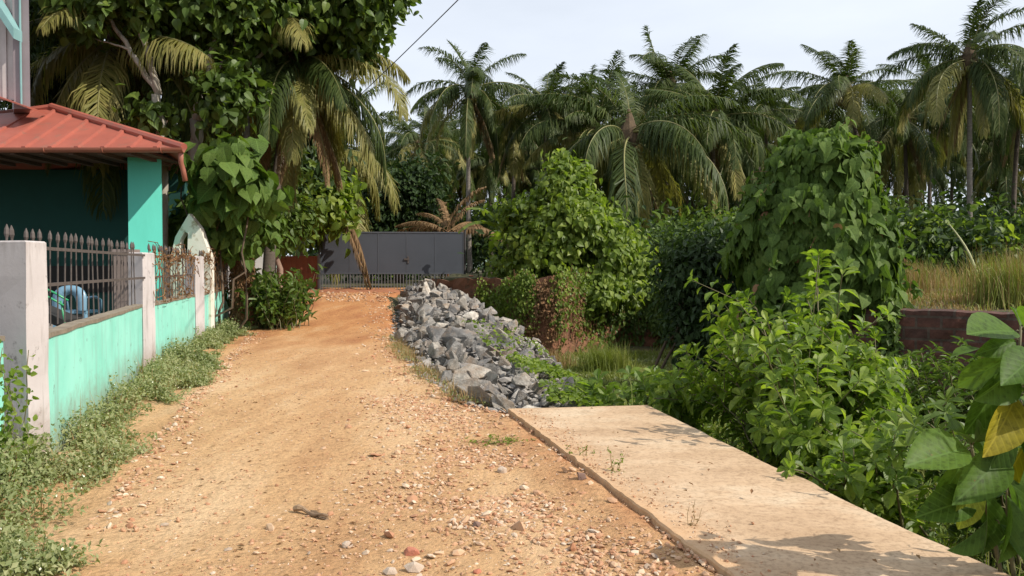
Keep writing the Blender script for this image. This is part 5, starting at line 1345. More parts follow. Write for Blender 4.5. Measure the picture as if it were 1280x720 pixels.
# ------------------------------------------------------------------ verge weeds
def verge():
    rng = np.random.default_rng(101); mb = MB()
    def fence_x(y): return np.interp(y, [3.3, 6.5, 6.9, 12.2, 16.7, 21.7], [-3.0, -3.86, -3.8, -5.3, -6.25, -7.3])
    # leafy sprigs
    ns = 3300; y = 3.7 + 18 * rng.random(ns) ** 1.35; t = rng.random(ns) ** 1.5
    w = np.interp(y, [3.7, 6, 10, 17, 22], [.9, .8, .72, .6, .5]) * (1 + 1.1 * vnoise(y, y * 0, .9, 8) + .5 * vnoise(y, y * 0, 3, 9))
    x = fence_x(y) + .03 + t * w
    kk = rng.random(ns) < np.clip(.62 + 2.0 * fbm(x, y, 1.6, 12, 3) - .55 * t, .03, 1); x, y, t = x[kk], y[kk], t[kk]; ns = len(x)
    hgt = (.30 - .22 * t) * (1 + 1.5 * vnoise(x, y, 1.1, 5) + .9 * rng.normal(size=ns) * .4) * np.interp(y, [3.7, 6, 9, 22], [1.2, .95, .75, .7])
    hgt = np.maximum(hgt, .035)
    nl = 34; q = np.repeat(np.arange(ns), nl); u = rng.random(len(q)) ** .7
    lean = rng.normal(size=(ns, 2)) * .35 + [.25, 0]
    p = np.stack([x[q] + lean[q, 0] * hgt[q] * u + rng.normal(size=len(q)) * .05, y[q] + lean[q, 1] * hgt[q] * u + rng.normal(size=len(q)) * .05, H(x[q], y[q]) + hgt[q] * u], 1)
    big = np.interp(y[q], [3.7, 7, 22], [.036, .04, .06])
    leaves(mb, p, rdir(rng, len(q)) + [0, 0, .2], rng.normal(size=(len(q), 3)) * .5 + [0.3, 0, 1], big * (.5 + .8 * rng.random(len(q))), .6, T_LO, 0, rng)
    # stems
    k = rng.choice(ns, min(ns, 1500)); pts = np.stack([x[k], y[k], H(x[k], y[k]) - .02], 1)
    blades(mb, rng, pts, hgt[k] * 1.3, .008, .9, 1)
    # tiny pale flowers
    k = rng.choice(len(p), 420); leaves(mb, p[k] + [0, 0, .03], rdir(rng, 420), rdir(rng, 420) + [0, 0, 1], .018, .9, T_LO, 2, rng)
    M['petal'] = simple('pale_petal', (.72, .70, .45), (.8, .8, .7), 3, .7, 0)
    tag(mb.build('verge_weeds', [M['weed'], M['drygrass'], M['petal']], None), 'straggly grey green weeds with tiny pale flowers along the fence foot', 'weeds', kind='stuff')
    # climbing sprig on the near pillar left
    mb = MB(); st = MB(); c0 = np.array([-3.62, 5.9, 0.0])
    root = thing('climbing_weed', c0, 'leafy climbing weed creeping up beside the nearest pillar', 'weed')
    for k in range(9):
        a = c0 + [rng.normal() * .12, rng.normal() * .12, 0]; e = a + np.array([rng.normal() * .12 - .05, rng.normal() * .15, .5 + .55 * rng.random()]); pts = limb(st, rng, a, e, .005, .003, 9, .3, 0, 4)
        n = 46; t = rng.random(n); qq = np.stack([np.interp(t, np.linspace(0, 1, 9), pts[:, i]) for i in range(3)], 1) + rng.normal(size=(n, 3)) * .025
        leaves(mb, qq, rdir(rng, n), rng.normal(size=(n, 3)) * .5 + [.2, -.6, .8], .06 * (.6 + .6 * rng.random(n)), .7, T_MID, 0, rng)
    st.build('stem', M['stem'], root); mb.build('foliage', M['leaf_bright'], root)
    # a few sprigs along the slab edge
    for i, (px, py, hh, lab) in enumerate(((728, 578, .14, 'tiny weed sprouting at the slab edge left of the others'), (766, 600, .24, 'spindly weed with thin stalk at the middle of the slab edge'), (862, 672, .2, 'wiry dry weed at the slab edge nearest the camera'), (630, 553, .06, 'flat green weed patch on the road near the slab corner'))):
        Y = 1.57 * F / (py - 333); c = P(px, py, Y); c[2] = float(H(c[0], Y)); mb = MB(); st = MB()
        root = thing('edge_weed', c, lab, 'weed', 'small weeds by the slab')
        flat = i == 3
        for k in range(7 if not flat else 26):
            e = c + np.array([rng.normal() * (.07 if not flat else .2), rng.normal() * (.05 if not flat else .1), hh * (.3 + .8 * rng.random())]); a = c + [rng.normal() * (.015 if not flat else .16), rng.normal() * (.02 if not flat else .1), 0]
            pts = limb(st, rng, a, e, .0022, .0012, 6, .2, 0, 4); n = 9 if i != 2 else 3
            t = rng.random(n); qq = a + (e - a) * t[:, None]
            leaves(mb, qq, rdir(rng, n) + [0, 0, .3], rng.normal(size=(n, 3)) * .4 + [0, 0, 1], .03 * (.5 + .8 * rng.random(n)), .5, T_MID, 0, rng)
        st.build('stem', M['drygrass'], root); mb.build('foliage', M['leaf_bright'] if i != 2 else M['drygrass'], root)
verge()

# ------------------------------------------------------------------ retaining walls, hanging vines, field
def walls():
    rng = np.random.default_rng(111)
    m, nt, b = mat_new('laterite_blocks_shade')
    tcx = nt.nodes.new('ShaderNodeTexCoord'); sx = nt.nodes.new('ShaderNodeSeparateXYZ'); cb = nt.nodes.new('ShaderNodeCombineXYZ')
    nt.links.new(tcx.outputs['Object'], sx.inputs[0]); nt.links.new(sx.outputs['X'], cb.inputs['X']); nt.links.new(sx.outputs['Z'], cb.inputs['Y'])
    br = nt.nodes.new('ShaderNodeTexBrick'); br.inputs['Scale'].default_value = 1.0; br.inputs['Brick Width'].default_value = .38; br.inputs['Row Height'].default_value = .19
    br.inputs['Mortar Size'].default_value = .02; br.inputs['Color1'].default_value = (.115, .045, .03, 1); br.inputs['Color2'].default_value = (.065, .03, .022, 1); br.inputs['Mortar'].default_value = (.085, .06, .045, 1)  # block and mortar colours darkened to imitate shade on the wall
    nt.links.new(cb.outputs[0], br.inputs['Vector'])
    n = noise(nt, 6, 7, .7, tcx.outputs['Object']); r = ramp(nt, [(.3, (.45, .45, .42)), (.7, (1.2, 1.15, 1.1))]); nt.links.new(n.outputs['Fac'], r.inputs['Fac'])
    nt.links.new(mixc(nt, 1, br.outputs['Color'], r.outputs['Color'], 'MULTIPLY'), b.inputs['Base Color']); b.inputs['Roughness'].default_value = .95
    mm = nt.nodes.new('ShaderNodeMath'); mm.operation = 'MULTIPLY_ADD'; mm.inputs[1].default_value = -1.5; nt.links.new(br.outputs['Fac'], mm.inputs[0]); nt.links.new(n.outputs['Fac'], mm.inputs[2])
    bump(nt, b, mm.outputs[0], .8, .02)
    # brick wall right
    A = np.array([6.15, 14.5]); B = np.array([8.6, 12.95]); L = np.linalg.norm(B - A)
    root = bpy.data.objects.new('brick_retaining_wall', None); COL.objects.link(root); root.location = (A[0], A[1], 0); root.rotation_euler = (0, 0, math.atan2(B[1] - A[1], B[0] - A[0]))
    tag(root, 'shade darkened red laterite block retaining wall under the grassy bank', 'wall')
    mb = MB(); nx, nz = 40, 12; V = []; 
    for j in range(nz + 1):
        for i in range(nx + 1): V.append((i / nx * (L + 3.5) - 1.2, -.02 + .02 * rng.normal(), -1.2 + j / nz * (2.05 + (.006 * rng.normal() if j == nz else 0))))
    V = np.array(V); F_ = [(j * (nx + 1) + i, j * (nx + 1) + i + 1, (j + 1) * (nx + 1) + i + 1, (j + 1) * (nx + 1) + i) for j in range(nz) for i in range(nx)]
    mb.raw(V, F_); V2 = V[-(nx + 1):]; V3 = V2 + [0, .35, .02]; mb.raw(np.concatenate([V2, V3]), [(i, i + 1, i + 2 + nx, i + 1 + nx) for i in range(nx)])
    mb.raw(np.concatenate([V3, V3 - [0, 0, 2]]), [(i + 1, i, i + 1 + nx, i + 2 + nx) for i in range(nx)])
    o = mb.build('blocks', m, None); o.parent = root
    # central laterite bank wall
    pts = np.array([(-2.7, 28.4), (-1.05, 27.1), (.2, 25.4), (1.4, 24.9), (2.6, 26.9), (3.6, 28.4), (5.4, 28.4), (5.8, 17.6)]); mb = MB(); V = []; n = 60; nz = 10
    cum = np.concatenate([[0], np.cumsum(np.linalg.norm(np.diff(pts, axis=0), axis=1))])
    s = np.linspace(0, cum[-1], n); X = np.interp(s, cum, pts[:, 0]); Yv = np.interp(s, cum, pts[:, 1]) - .05
    for j in range(nz + 1):
        for i in range(n): V.append((X[i] + .05 * rng.normal(), Yv[i] + .06 * rng.normal() + .05 * (j / nz) , -1.35 + 2.55 * j / nz + (.06 * rng.normal() if j == nz else 0)))
    mb.raw(V, [(j * n + i, j * n + i + 1, (j + 1) * n + i + 1, (j + 1) * n + i) for j in range(nz) for i in range(n - 1)])
    V2 = np.array(V)[-n:]; mb.raw(np.concatenate([V2, V2 + [.1, .5, -.03]]), [(i, i + 1, i + 1 + n, i + n) for i in range(n - 1)])
    tag(mb.build('laterite_bank_wall', simple('crumbling_laterite', (.30, .13, .07), (.17, .08, .045), 2.5, .95, .9, .06, spots=((.09, .07, .04), 3, .55)), None), 'crumbling reddish laterite wall hung with creepers at the back of the ditch field', 'wall')
    # curtains of vine hanging on it
    def curtain(px0, px1, lab, mats, n, size, mi, ztop, zbot, seed, name='hanging_vine', ends_=None):
        r_ = np.random.default_rng(seed); mb = MB()
        ns = n // 26; px = px0 + (px1 - px0) * r_.random(ns)
        # point on wall polyline at this px
        ratio = (px - 640) / F; f = X / (Yv + 0); k = np.interp(ratio, f, np.arange(len(f)))
        bx = np.interp(k, np.arange(n_ := len(f)), X); by = np.interp(k, np.arange(n_), Yv)
        L = (ztop - zbot) * (.25 + .8 * r_.random(ns)); z0 = ztop + r_.normal(size=ns) * .1 + .9 * vnoise(px, px * 0, .05, seed) - .15 + .25 * vnoise(px, px * 0, .3, seed); L = L * (1 + 1.2 * vnoise(px, px * 0, .09, seed + 3))
        q = np.repeat(np.arange(ns), 26); u = r_.random(len(q))
        off = .04 + .14 * r_.random(ns)
        p = np.stack([bx[q] + r_.normal(size=len(q)) * .08, by[q] - off[q] - .1 * u + r_.normal(size=len(q)) * .05, z0[q] - L[q] * u], 1)
        leaves(mb, p, r_.normal(size=(len(q), 3)) * .45 + [0, -.2, -.9], r_.normal(size=(len(q), 3)) * .4 + [.2, -1, .5], size * (.5 + .8 * r_.random(len(q))), .7, T_LO, 0, r_)
        for i in range(0, ns, 2):
            z = np.linspace(0, 1, 6); mb.tube(np.stack([bx[i] + .03 * r_.normal(size=6), by[i] - off[i] - .1 * z, z0[i] - L[i] * z], 1), .008, 4, 1, False)
        tag(mb.build(name, [mats, M['dryvine']], None), lab, 'vine', 'vines hanging on the laterite wall')
    curtain(598, 668, 'bright green vine curtain hanging beside the rock heap', M['leaf_bright'], 5600, .10, 0, 1.25, -1.0, 1)
    curtain(655, 730, 'dry brown vine curtain right of the bright green one', M['dryvine'], 2000, .09, 0, 1.2, -1.1, 2)
    curtain(690, 750, 'sparse green vine over the reddish middle of the wall', M['leaf_bright'], 1800, .13, 0, 1.3, -.9, 3)
    curtain(738, 850, 'dark green vine at the shaded right end of the wall', M['leaf_tree'], 3600, .15, 0, 1.35, -1.0, 4)
    # tussocks of grass at wall foot
    for i, (px, Y, h, nn, mt, lab) in enumerate(((757, 21.0, .85, 900, M['grass'], 'tall grass tussock at the wall foot in the ditch field'), (690, 21.8, .6, 500, M['drygrass'], 'dry grass tussock at the foot of the brown vines'))):
        r_ = np.random.default_rng(300 + i); c = P(px, 400, Y); z = float(H(c[0], Y))
        p = np.stack([c[0] + r_.normal(size=nn) * .3, Y + r_.normal(size=nn) * .25, np.full(nn, z - .02)], 1)
        tag(blades(MB(), r_, p, h * (.5 + .7 * r_.random(nn)), .014, .7).build('grass_tussock', mt, None), lab, 'grass tussock', 'grass tussocks in the ditch field')
    # field grass (low) : stuff
    def scatter(n, inside, x0, x1, y0, y1):
        P_ = []
        while sum(len(a) for a in P_) < n:
            x = x0 + (x1 - x0) * rng.random(n); y = y0 + (y1 - y0) * rng.random(n); k = inside(x, y); P_.append(np.stack([x[k], y[k]], 1))
        a = np.concatenate(P_)[:n]; return np.stack([a[:, 0], a[:, 1], H(a[:, 0], a[:, 1]) - .03], 1)
    low = lambda x, y: (x > np.where(y < 9.1, ipl(y, XR) + 1.9, ipl(y, XH) - .3)) & (y < ipl(x, WY) - .1)
    fg = lambda x, y: low(x, y) & (y > 12) & (rng.random(len(x)) < .35 + vnoise(x, y, .8, 4) * 1.3)
    p = scatter(45000, fg, -2.5, 6, 12, 27)
    mb = blades(MB(), rng, p, .10 + .14 * rng.random(len(p)), .016, .9)
    p2 = scatter(9000, lambda x, y: low(x, y) & (y > 13), -2.5, 6, 13, 26)
    leaves(mb, p2 + [0, 0, .06], rdir(rng, len(p2)) + [0, 0, .3], rng.normal(size=(len(p2), 3)) * .3 + [0, 0, 1], .09, .6, T_LO, 1, rng)
    tag(mb.build('field_grass', [M['grass'], M['weed']], None), 'short green grass covering the low ditch field', 'grass', kind='stuff')
    # ditch ground cover right of slab
    gc = lambda x, y: low(x, y) & (y < 14.5) & (x > 1.2)
    p = scatter(1900, gc, 1.2, 9, 3.2, 14.4); nl = 14; q = np.repeat(np.arange(len(p)), nl); hh = (.12 + .3 * rng.random(len(p)))[q]
    pp = p[q] + rng.normal(size=(len(q), 3)) * [.10, .10, 0] + np.stack([0 * q, 0 * q, hh * rng.random(len(q))], 1)
    mb = MB(); leaves(mb, pp, rdir(rng, len(q)) + [0, 0, .2], rng.normal(size=(len(q), 3)) * .4 + [0.2, 0, 1], .10 * (.5 + .8 * rng.random(len(q))), .5, T_LO, 0, rng)
    p = scatter(5000, gc, 1.2, 9, 5, 14.4); blades(mb, rng, p, .25 + .4 * rng.random(len(p)), .014, .9, 1)
    tag(mb.build('ditch_groundcover', [M['leaf_tree'], M['grass']], None), 'low mixed herbs and grass filling the ditch beside the slab', 'ground cover', kind='stuff')
    # bank grass, dry
    bk_ = lambda x, y: (y > ipl(x, WY) + .3) & (x > 6.0) & (x < y * .68)
    p = scatter(26000, lambda x, y: bk_(x, y) & (rng.random(len(x)) < .3 + 1.5 * fbm(x, y, .7, 14, 3)), 6, 24, 12.5, 36)
    hz = (.07 + .16 * rng.random(len(p))) * (.6 + 1.5 * np.maximum(0, fbm(p[:, 0], p[:, 1], .8, 3, 3)))
    mb = blades(MB(), rng, p, hz, .018, .8)
    p = scatter(5000, bk_, 6, 24, 12.5, 36); blades(mb, rng, p, .08 + .18 * rng.random(len(p)), .018, .8, 1)
    tag(mb.build('bank_grass', [M['drygrass'], M['grass']], None), 'straw coloured dry grass on the bank above the block wall', 'grass', kind='stuff')
    # tall tussocks on the bank
    for i, (px, Y, h, nn, sp, lab) in enumerate(((1268, 15.5, 1.15, 1300, .32, 'tall feathery grass clump at the right edge above the wall'), (1235, 19.5, 1.0, 380, .35, 'tall dry grass clump left of the edge clump on the bank'), (1128, 22, 1.0, 1100, .42, 'reddish tall grass clump beside the vine mound'), (1160, 26, .9, 450, .5, 'smaller tall grass clump behind the reddish clump'))):
        r_ = np.random.default_rng(320 + i); c = P(px, 380, Y); z = float(H(c[0], Y))
        p = np.stack([c[0] + r_.normal(size=nn) * sp, Y + r_.normal(size=nn) * .4, np.full(nn, z - .02)], 1)
        mb = blades(MB(), r_, p, h * (.35 + .7 * r_.random(nn)), .013, .5, 0)
        k = r_.choice(nn, nn // 3); blades(mb, r_, p[k], h * (.6 + .6 * r_.random(len(k))), .010, .35, 1)
        tag(mb.build('tall_grass', [M['grass'], M['drygrass']] if i == 0 else [M['drygrass'], M['grass']], None), lab, 'grass clump', 'tall grass clumps on the bank')
    # leaning pale cane on bank
    a = P(1222, 345, 24); bq = P(1186, 280, 25); t = np.linspace(0, 1, 8)
    c = a + (bq - a) * t[:, None]; c[:, 0] += .12 * np.sin(t * 3.1)
    tag(MB().tube(c, .045 * (1 - .6 * t), 7).build('leaning_cane', simple('pale_cane', (.35, .36, .18), (.25, .25, .12), 4, .7, .2), None, True), 'pale green cane leaning over the grassy bank', 'cane')
    # creeper over left end of block wall
    r_ = np.random.default_rng(330); n = 5200; mb = MB()
    u = r_.random(n); v_ = r_.random(n) ** 1.3; x = 4.6 + 1.95 * u; y = ipl(x, WY) - .15 - .5 * v_ * r_.random(n); z = 1.0 - 1.5 * v_ + r_.normal(size=n) * .06
    leaves(mb, np.stack([x, y, z], 1), r_.normal(size=(n, 3)) * .4 + [0, -.5, -.8], r_.normal(size=(n, 3)) * .4 + [.2, -1, .8], .13 * (.5 + .8 * r_.random(n)), .75, T_LO, 0, r_)
    tag(mb.build('wall_creeper', M['leaf_tree'], None), 'green creeper spilling over the left end of the block wall', 'creeper')
walls()

# ------------------------------------------------------------------ vine mound and dark shrub mass
def mound():
    b = blob_px; rng = np.random.default_rng(131); Y = 15.4
    base = P(1000, 420, Y + .4); base[2] = -.9
    root = thing('vine_mound', base, 'tall mound of heart leaved vine draped over a dead tree', 'vine')
    st = MB()
    for k in range(14): limb(st, rng, base + rng.normal(size=3) * [.5, .4, 0], P(930 + 150 * rng.random(), 200 + 100 * rng.random(), Y + .3), .06, .02, 9, .2, 0, 6)
    st.build('trunk', M['bark'], root, True)
    bl = [b(1025, 215, Y, 58, 52, 1.0, 1.0), b(1018, 290, Y, 80, 86, 2.2, 1.2), b(965, 300, Y + .2, 46, 70, 1.0, 1.0), b(1062, 320, Y - .1, 48, 84, 1.5, 1.0), b(995, 375, Y, 72, 60, 1.2, 1.1), b(1075, 255, Y, 24, 36, .35), b(985, 225, Y, 26, 30, .35), b(1090, 360, Y - .3, 26, 40, .4)]
    c = MB(); n = 9500
    # surface shingling
    w = np.array([q[6] for q in bl]); w /= w.sum(); B = np.array([q[:6] for q in bl]); ci = rng.choice(len(bl), n * 2, p=w)
    d = rdir(rng, n * 2); lay = .82 + .2 * rng.random(n * 2); bumpy = 1 + .5 * vnoise(d[:, 0] * 3 + ci, d[:, 2] * 3 + d[:, 1] * 2, 1.3, 9)
    p = B[ci, :3] + d * B[ci, 3:6] * (lay * bumpy)[:, None]
    # drop leaves lying deep inside another blob
    keep = np.ones(len(p), bool)
    for j in range(len(bl)):
        keep &= ~((ci != j) & (np.sum(((p - B[j, :3]) / B[j, 3:6]) ** 2, 1) < .55))
    p, d = p[keep], norm(d[keep] / B[ci[keep], 3:6]); n = len(p)
    leaves(c, p, d * .25 + [0, 0, -1] + rng.normal(size=(n, 3)) * .28, d + [0, 0, .35] + rng.normal(size=(n, 3)) * .36, .215 * (.4 + .95 * rng.random(n) ** 1.3), .9, T_HEART, 0, rng, True)
    leaf_cloud(c, rng, [q[:3] + tuple(.92 * v for v in q[3:6]) + (q[6],) for q in bl], 3600, 300, .34, .22, .9, T_HEART, 0, .7, .3, .4, .5, True)
    # loose runners poking out of the outline, and withered leaves caught in it
    for k in range(46):
        j = rng.integers(len(bl)); dd = norm(rng.normal(size=3) + [0, -.3, .45]); a = B[j, :3] + dd * B[j, 3:6] * .9; L_ = .35 + .5 * rng.random()
        t = np.linspace(0, 1, 7)[:, None]; pts = a + dd * L_ * t + np.array([0, 0, -.55 * L_]) * t ** 2 + rng.normal(size=(7, 3)) * .02
        c.tube(pts, .006, 4, 1, False); m_ = 9; ii = rng.random(m_) * 6; q = np.stack([np.interp(ii, np.arange(7), pts[:, z_]) for z_ in range(3)], 1)
        leaves(c, q, rng.normal(size=(m_, 3)) * .5 + [0, 0, -.7], rng.normal(size=(m_, 3)) * .5 + dd, .13 * (.5 + rng.random(m_)), .9, T_HEART, 0, rng, True)
    kk = rng.choice(len(p), 170); leaves(c, p[kk] + d[kk] * .05, rng.normal(size=(170, 3)) * .4 + [0, 0, -1], d[kk] + rng.normal(size=(170, 3)) * .5, .15 * (.5 + .8 * rng.random(170)), .8, T_HEART, 1, rng, True)
    c.build('foliage', [M['leaf_heart'], M['dryvine']], root, luv=True)
    # dark hanging shrub mass left of the mound
    rng = np.random.default_rng(132); Y = 17.5; base = P(880, 470, Y); base[2] = -1.0
    root = thing('dark_thicket', base, 'dark thicket hanging in shadow left of the vine mound', 'thicket')
    st = MB()
    for k in range(10): limb(st, rng, base + rng.normal(size=3) * [.6, .4, 0], P(830 + 80 * rng.random(), 320 + 60 * rng.random(), Y), .04, .015, 8, .25, 0, 5)
    st.build('stem', M['bark'], root, True)
    bl = [b(862, 360, Y, 36, 56, 1.3), b(892, 330, Y, 46, 40, 1.2), b(885, 420, Y, 42, 58, 1.5), b(860, 308, Y + .5, 36, 16, .5), b(930, 420, Y - .8, 50, 60, 1.5), b(970, 440, Y - 1.5, 60, 40, 1)]
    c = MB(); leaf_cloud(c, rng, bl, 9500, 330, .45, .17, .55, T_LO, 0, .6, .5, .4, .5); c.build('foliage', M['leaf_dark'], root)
    # shrub ridge between centre tree and thicket
    rng = np.random.default_rng(133); Y = 30; base = P(830, 330, Y); base[2] = 1.0
    root = thing('low_shrub', base, 'low green shrub under the biggest palm beside the thicket', 'shrub')
    st = MB()
    for k in range(6): limb(st, rng, base, P(800 + 80 * rng.random(), 290 + 20 * rng.random(), Y), .03, .01, 6, .2, 0, 5)
    st.build('stem', M['bark'], root)
    c = MB(); leaf_cloud(c, rng, [b(815, 305, Y, 40, 18, 1), b(860, 295, Y + .5, 45, 20, 1), b(910, 285, Y + 1, 40, 20, .8)], 3600, 160, .4, .17, .6, T_LO, 0, .4, .5); c.build('foliage', M['leaf_tree'], root)
mound()

# ------------------------------------------------------------------ foreground shrubs
def stem_shrub(name, label, base, tips, rng, leaf, W, T, lm, per=26, cat='shrub', group=None, ry=None, side=True, spread=.02, bare=.25, yellow=None):
    root = thing(name, base, label, cat, group); st = MB(); lf = MB()
    for e in tips:
        a = np.array(base) + rng.normal(size=3) * [.14, .14, 0]
        e = np.array(e); L = np.linalg.norm(e - a); n = 12; t = np.linspace(0, 1, n)
        mid = a * .45 + e * .55 + (e - a) * [-.22, -.22, .18]
        pts = (1 - t)[:, None] ** 2 * a + 2 * (t * (1 - t))[:, None] * mid + t[:, None] ** 2 * e + rng.normal(size=(n, 3)) * .012
        st.tube(pts, .012 * (1 - .75 * t) + .002, 5)
        segs = [(pts, 1.0)]
        if side:
            for _ in range(rng.integers(2, 5)):
                k = rng.integers(4, n - 1); dd = norm(rdir(rng, 1)[0] + norm(e - a) * .9 + [0, 0, .3]); Ls = L * (.14 + .18 * rng.random())
                s_ = pts[k] + dd * Ls * np.linspace(0, 1, 6)[:, None]; st.tube(s_, .004, 4); segs.append((s_, .45))
        for sp, wgt in segs:
            kx = max(4, int(per * wgt)); tt = (bare if wgt == 1 else .15) + (1 - (bare if wgt == 1 else .15)) * (np.arange(kx) + rng.random(kx)) / kx
            m_ = len(sp); q = np.stack([np.interp(tt, np.linspace(0, 1, m_), sp[:, i]) for i in range(3)], 1)
            tg = norm(np.stack([np.interp(tt, np.linspace(0, 1, m_), np.gradient(sp, axis=0)[:, i]) for i in range(3)], 1))
            az = np.arange(kx) * 2.4 + rng.random() * 6; u = norm(np.cross(tg, [.3, .2, 1.0])); v = np.cross(tg, u)
            rd = u * np.cos(az)[:, None] + v * np.sin(az)[:, None]
            D = norm(rd * .95 + tg * (.35 + .5 * (tt > .9)[:, None]) + rng.normal(size=(kx, 3)) * .2)
            N = norm(np.cross(D, np.cross([0, 0, 1.0], D)) + tg * .3 + rng.normal(size=(kx, 3)) * .2)
            S = leaf * (.55 + .6 * rng.random(kx)) * np.where(tt > .93, .6, 1)
            leaves(lf, q + D * .012, D, N, S, W, T, 0, rng, True)
            # terminal rosette
            kk = 5; az = np.arange(kk) * 1.26 + rng.random(); D = norm(u[-1] * np.cos(az)[:, None] + v[-1] * np.sin(az)[:, None] + tg[-1] * .7)
            leaves(lf, np.tile(sp[-1], (kk, 1)), D, np.tile(tg[-1], (kk, 1)) - D * .3 + [0, 0, .4], leaf * (.5 + .4 * rng.random(kk)), W, T, 0, rng, True)
    st.build('stem', M['stem'], root, True); lf.build('foliage', lm, root, luv=True)
    return root

def fore():
    rng = np.random.default_rng(151)
    # main shrub: tips given in pixels
    def tips(pxs, Y, sd, n):
        out = []
        for i in range(n):
            k = rng.integers(len(pxs)); px, py = pxs[k]; out.append(P(px + rng.normal() * sd, py + rng.normal() * sd * .8, Y + rng.normal() * .45))
        return out
    base = np.array([3.0, 8.4, -.95])
    T1 = [P(1020, 328, 8.9), P(905, 378, 9.3), P(936, 372, 9.2), P(1008, 372, 8.3), P(978, 395, 8.1), P(1050, 385, 8.2), P(1075, 415, 8.1)]
    T1 += tips([(900, 440), (870, 470), (930, 430), (890, 490), (930, 490), (850, 480)], 9.6, 12, 16)
    T1 += tips([(960, 440), (1000, 430), (1040, 440), (1080, 450), (1110, 470), (980, 480), (1030, 490), (1080, 500), (1120, 510)], 8.2, 14, 34)
    T1 += tips([(950, 530), (1000, 550), (1050, 550), (1090, 560), (1130, 540), (1010, 520)], 7.5, 13, 24)
    stem_shrub('leafy_shrub', 'large bright green leafy shrub crowding the slab edge', base, T1, rng, .185, .47, T_OBO, M['leaf_shrub'], 24)
    base = np.array([3.1, 6.5, -.9])
    T2 = tips([(1000, 580), (1040, 590), (1080, 600), (1120, 600), (1100, 570), (1060, 565)], 6.6, 10, 22)
    stem_shrub('leafy_shrub', 'smaller bright shrub below the large one touching the slab', base, T2, rng, .15, .54, T_OBO, M['leaf_shrub'], 20)
    base = np.array([2.1, 10.4, -.9])
    T3 = tips([(830, 480), (850, 470), (870, 500), (850, 495), (890, 480)], 10.0, 9, 15)
    stem_shrub('leafy_shrub', 'low shrub at the far right corner of the slab', base, T3, rng, .17, .50, T_OBO, M['leaf_shrub'], 18)
    base = np.array([1.35, 10.6, -.7])
    stem_shrub('broad_seedling', 'broad leaved seedling just behind the far end of slab', base, [P(748, 478, 10.3), P(742, 488, 10.2), P(760, 492, 10.1), P(735, 495, 10.2)], rng, .24, .55, T_OBO, M['leaf_shrub'], 7, side=False, bare=.5)
    base = np.array([1.75, 10.8, -.7])
    stem_shrub('broad_seedling', 'broad leaved seedling second behind the slab toward the shrub', base, [P(788, 470, 10.4), P(802, 480, 10.3), P(778, 490, 10.2), P(812, 492, 10.2)], rng, .24, .55, T_OBO, M['leaf_shrub'], 7, side=False, bare=.5)
    # creeper over the rocks' foot
    r_ = np.random.default_rng(152); n = 2600; px = 640 + 75 * r_.random(n); y = 9.6 + 3.0 * r_.random(n)
    t = .48 + .5 * r_.random(n); k = r_.random(n) < .35 + 1.3 * vnoise(y, t * 4, 1.5, 3) + .15; y, t = y[k], t[k]; x, z = SURF(y, t); n = len(x)
    mb = MB(); leaves(mb, np.stack([x, y, z + .10 + .12 * r_.random(n)], 1), rdir(r_, n) * [1, 1, .4], r_.normal(size=(n, 3)) * .4 + [0, 0, 1], .075 * (.6 + .7 * r_.random(n)), .75, T_MID, 0, r_)
    n = 600; y = 12.5 + 5 * r_.random(n); t = .45 + .45 * r_.random(n); k = r_.random(n) < .3 + 1.6 * vnoise(y, t * 5, 1.1, 7); y, t = y[k], t[k]; x, z = SURF(y, t); n = len(x)
    leaves(mb, np.stack([x, y, z + .12 + .1 * r_.random(n)], 1), rdir(r_, n) * [1, 1, .4], r_.normal(size=(n, 3)) * .4 + [0, 0, 1], .08 * (.6 + .7 * r_.random(n)), .75, T_MID, 0, r_)
    tag(mb.build('rock_creeper', M['leaf_bright'], None), 'bright green creeper spreading over the lower rocks', 'creeper')
    # dry scraggy herb between road and rocks
    r_ = np.random.default_rng(153); n = 2600; y = 9.6 + 9 * r_.random(n) ** 1.2; x = ipl(y, XR) + .05 + r_.normal(size=n) * .13; k = r_.random(n) < .45 + 1.4 * vnoise(x, y, 1.2, 2)
    p = np.stack([x, y, H(x, y)], 1)[k]; mb = blades(MB(), r_, p, .08 + .2 * r_.random(len(p)), .008, 1.2, 0); n = len(p)
    leaves(mb, p + [0, 0, .07], rdir(r_, n) + [0, 0, .3], rdir(r_, n) + [0, 0, 1], .04, .5, T_LO, 1, r_)
    tag(mb.build('roadside_herbs', [M['drygrass'], M['weed']], None), 'dry scraggy herbs between the road and the rocks', 'weeds', kind='stuff')
    # small shrubs right of main shrub, in front of brick wall
    base = np.array([5.1, 10.0, -.95])
    T4 = tips([(1160, 450), (1130, 455), (1190, 462), (1220, 480), (1150, 490), (1110, 440), (1250, 470), (1240, 500), (1270, 480)], 10.2, 14, 34)
    stem_shrub('thin_shrub', 'thin feathery shrub in front of the block wall', base, T4, rng, .15, .28, T_LONG, M['leaf_tree'], 22)
    base = np.array([4.1, 6.8, -.9])
    T5 = tips([(1150, 540), (1180, 560), (1200, 590), (1160, 600), (1210, 550), (1230, 600)], 6.8, 12, 16)
    stem_shrub('dim_shrub', 'shaded shrub in the ditch between bright shrub and big leaves', base, T5, rng, .15, .42, T_OBO, M['leaf_tree'], 18)

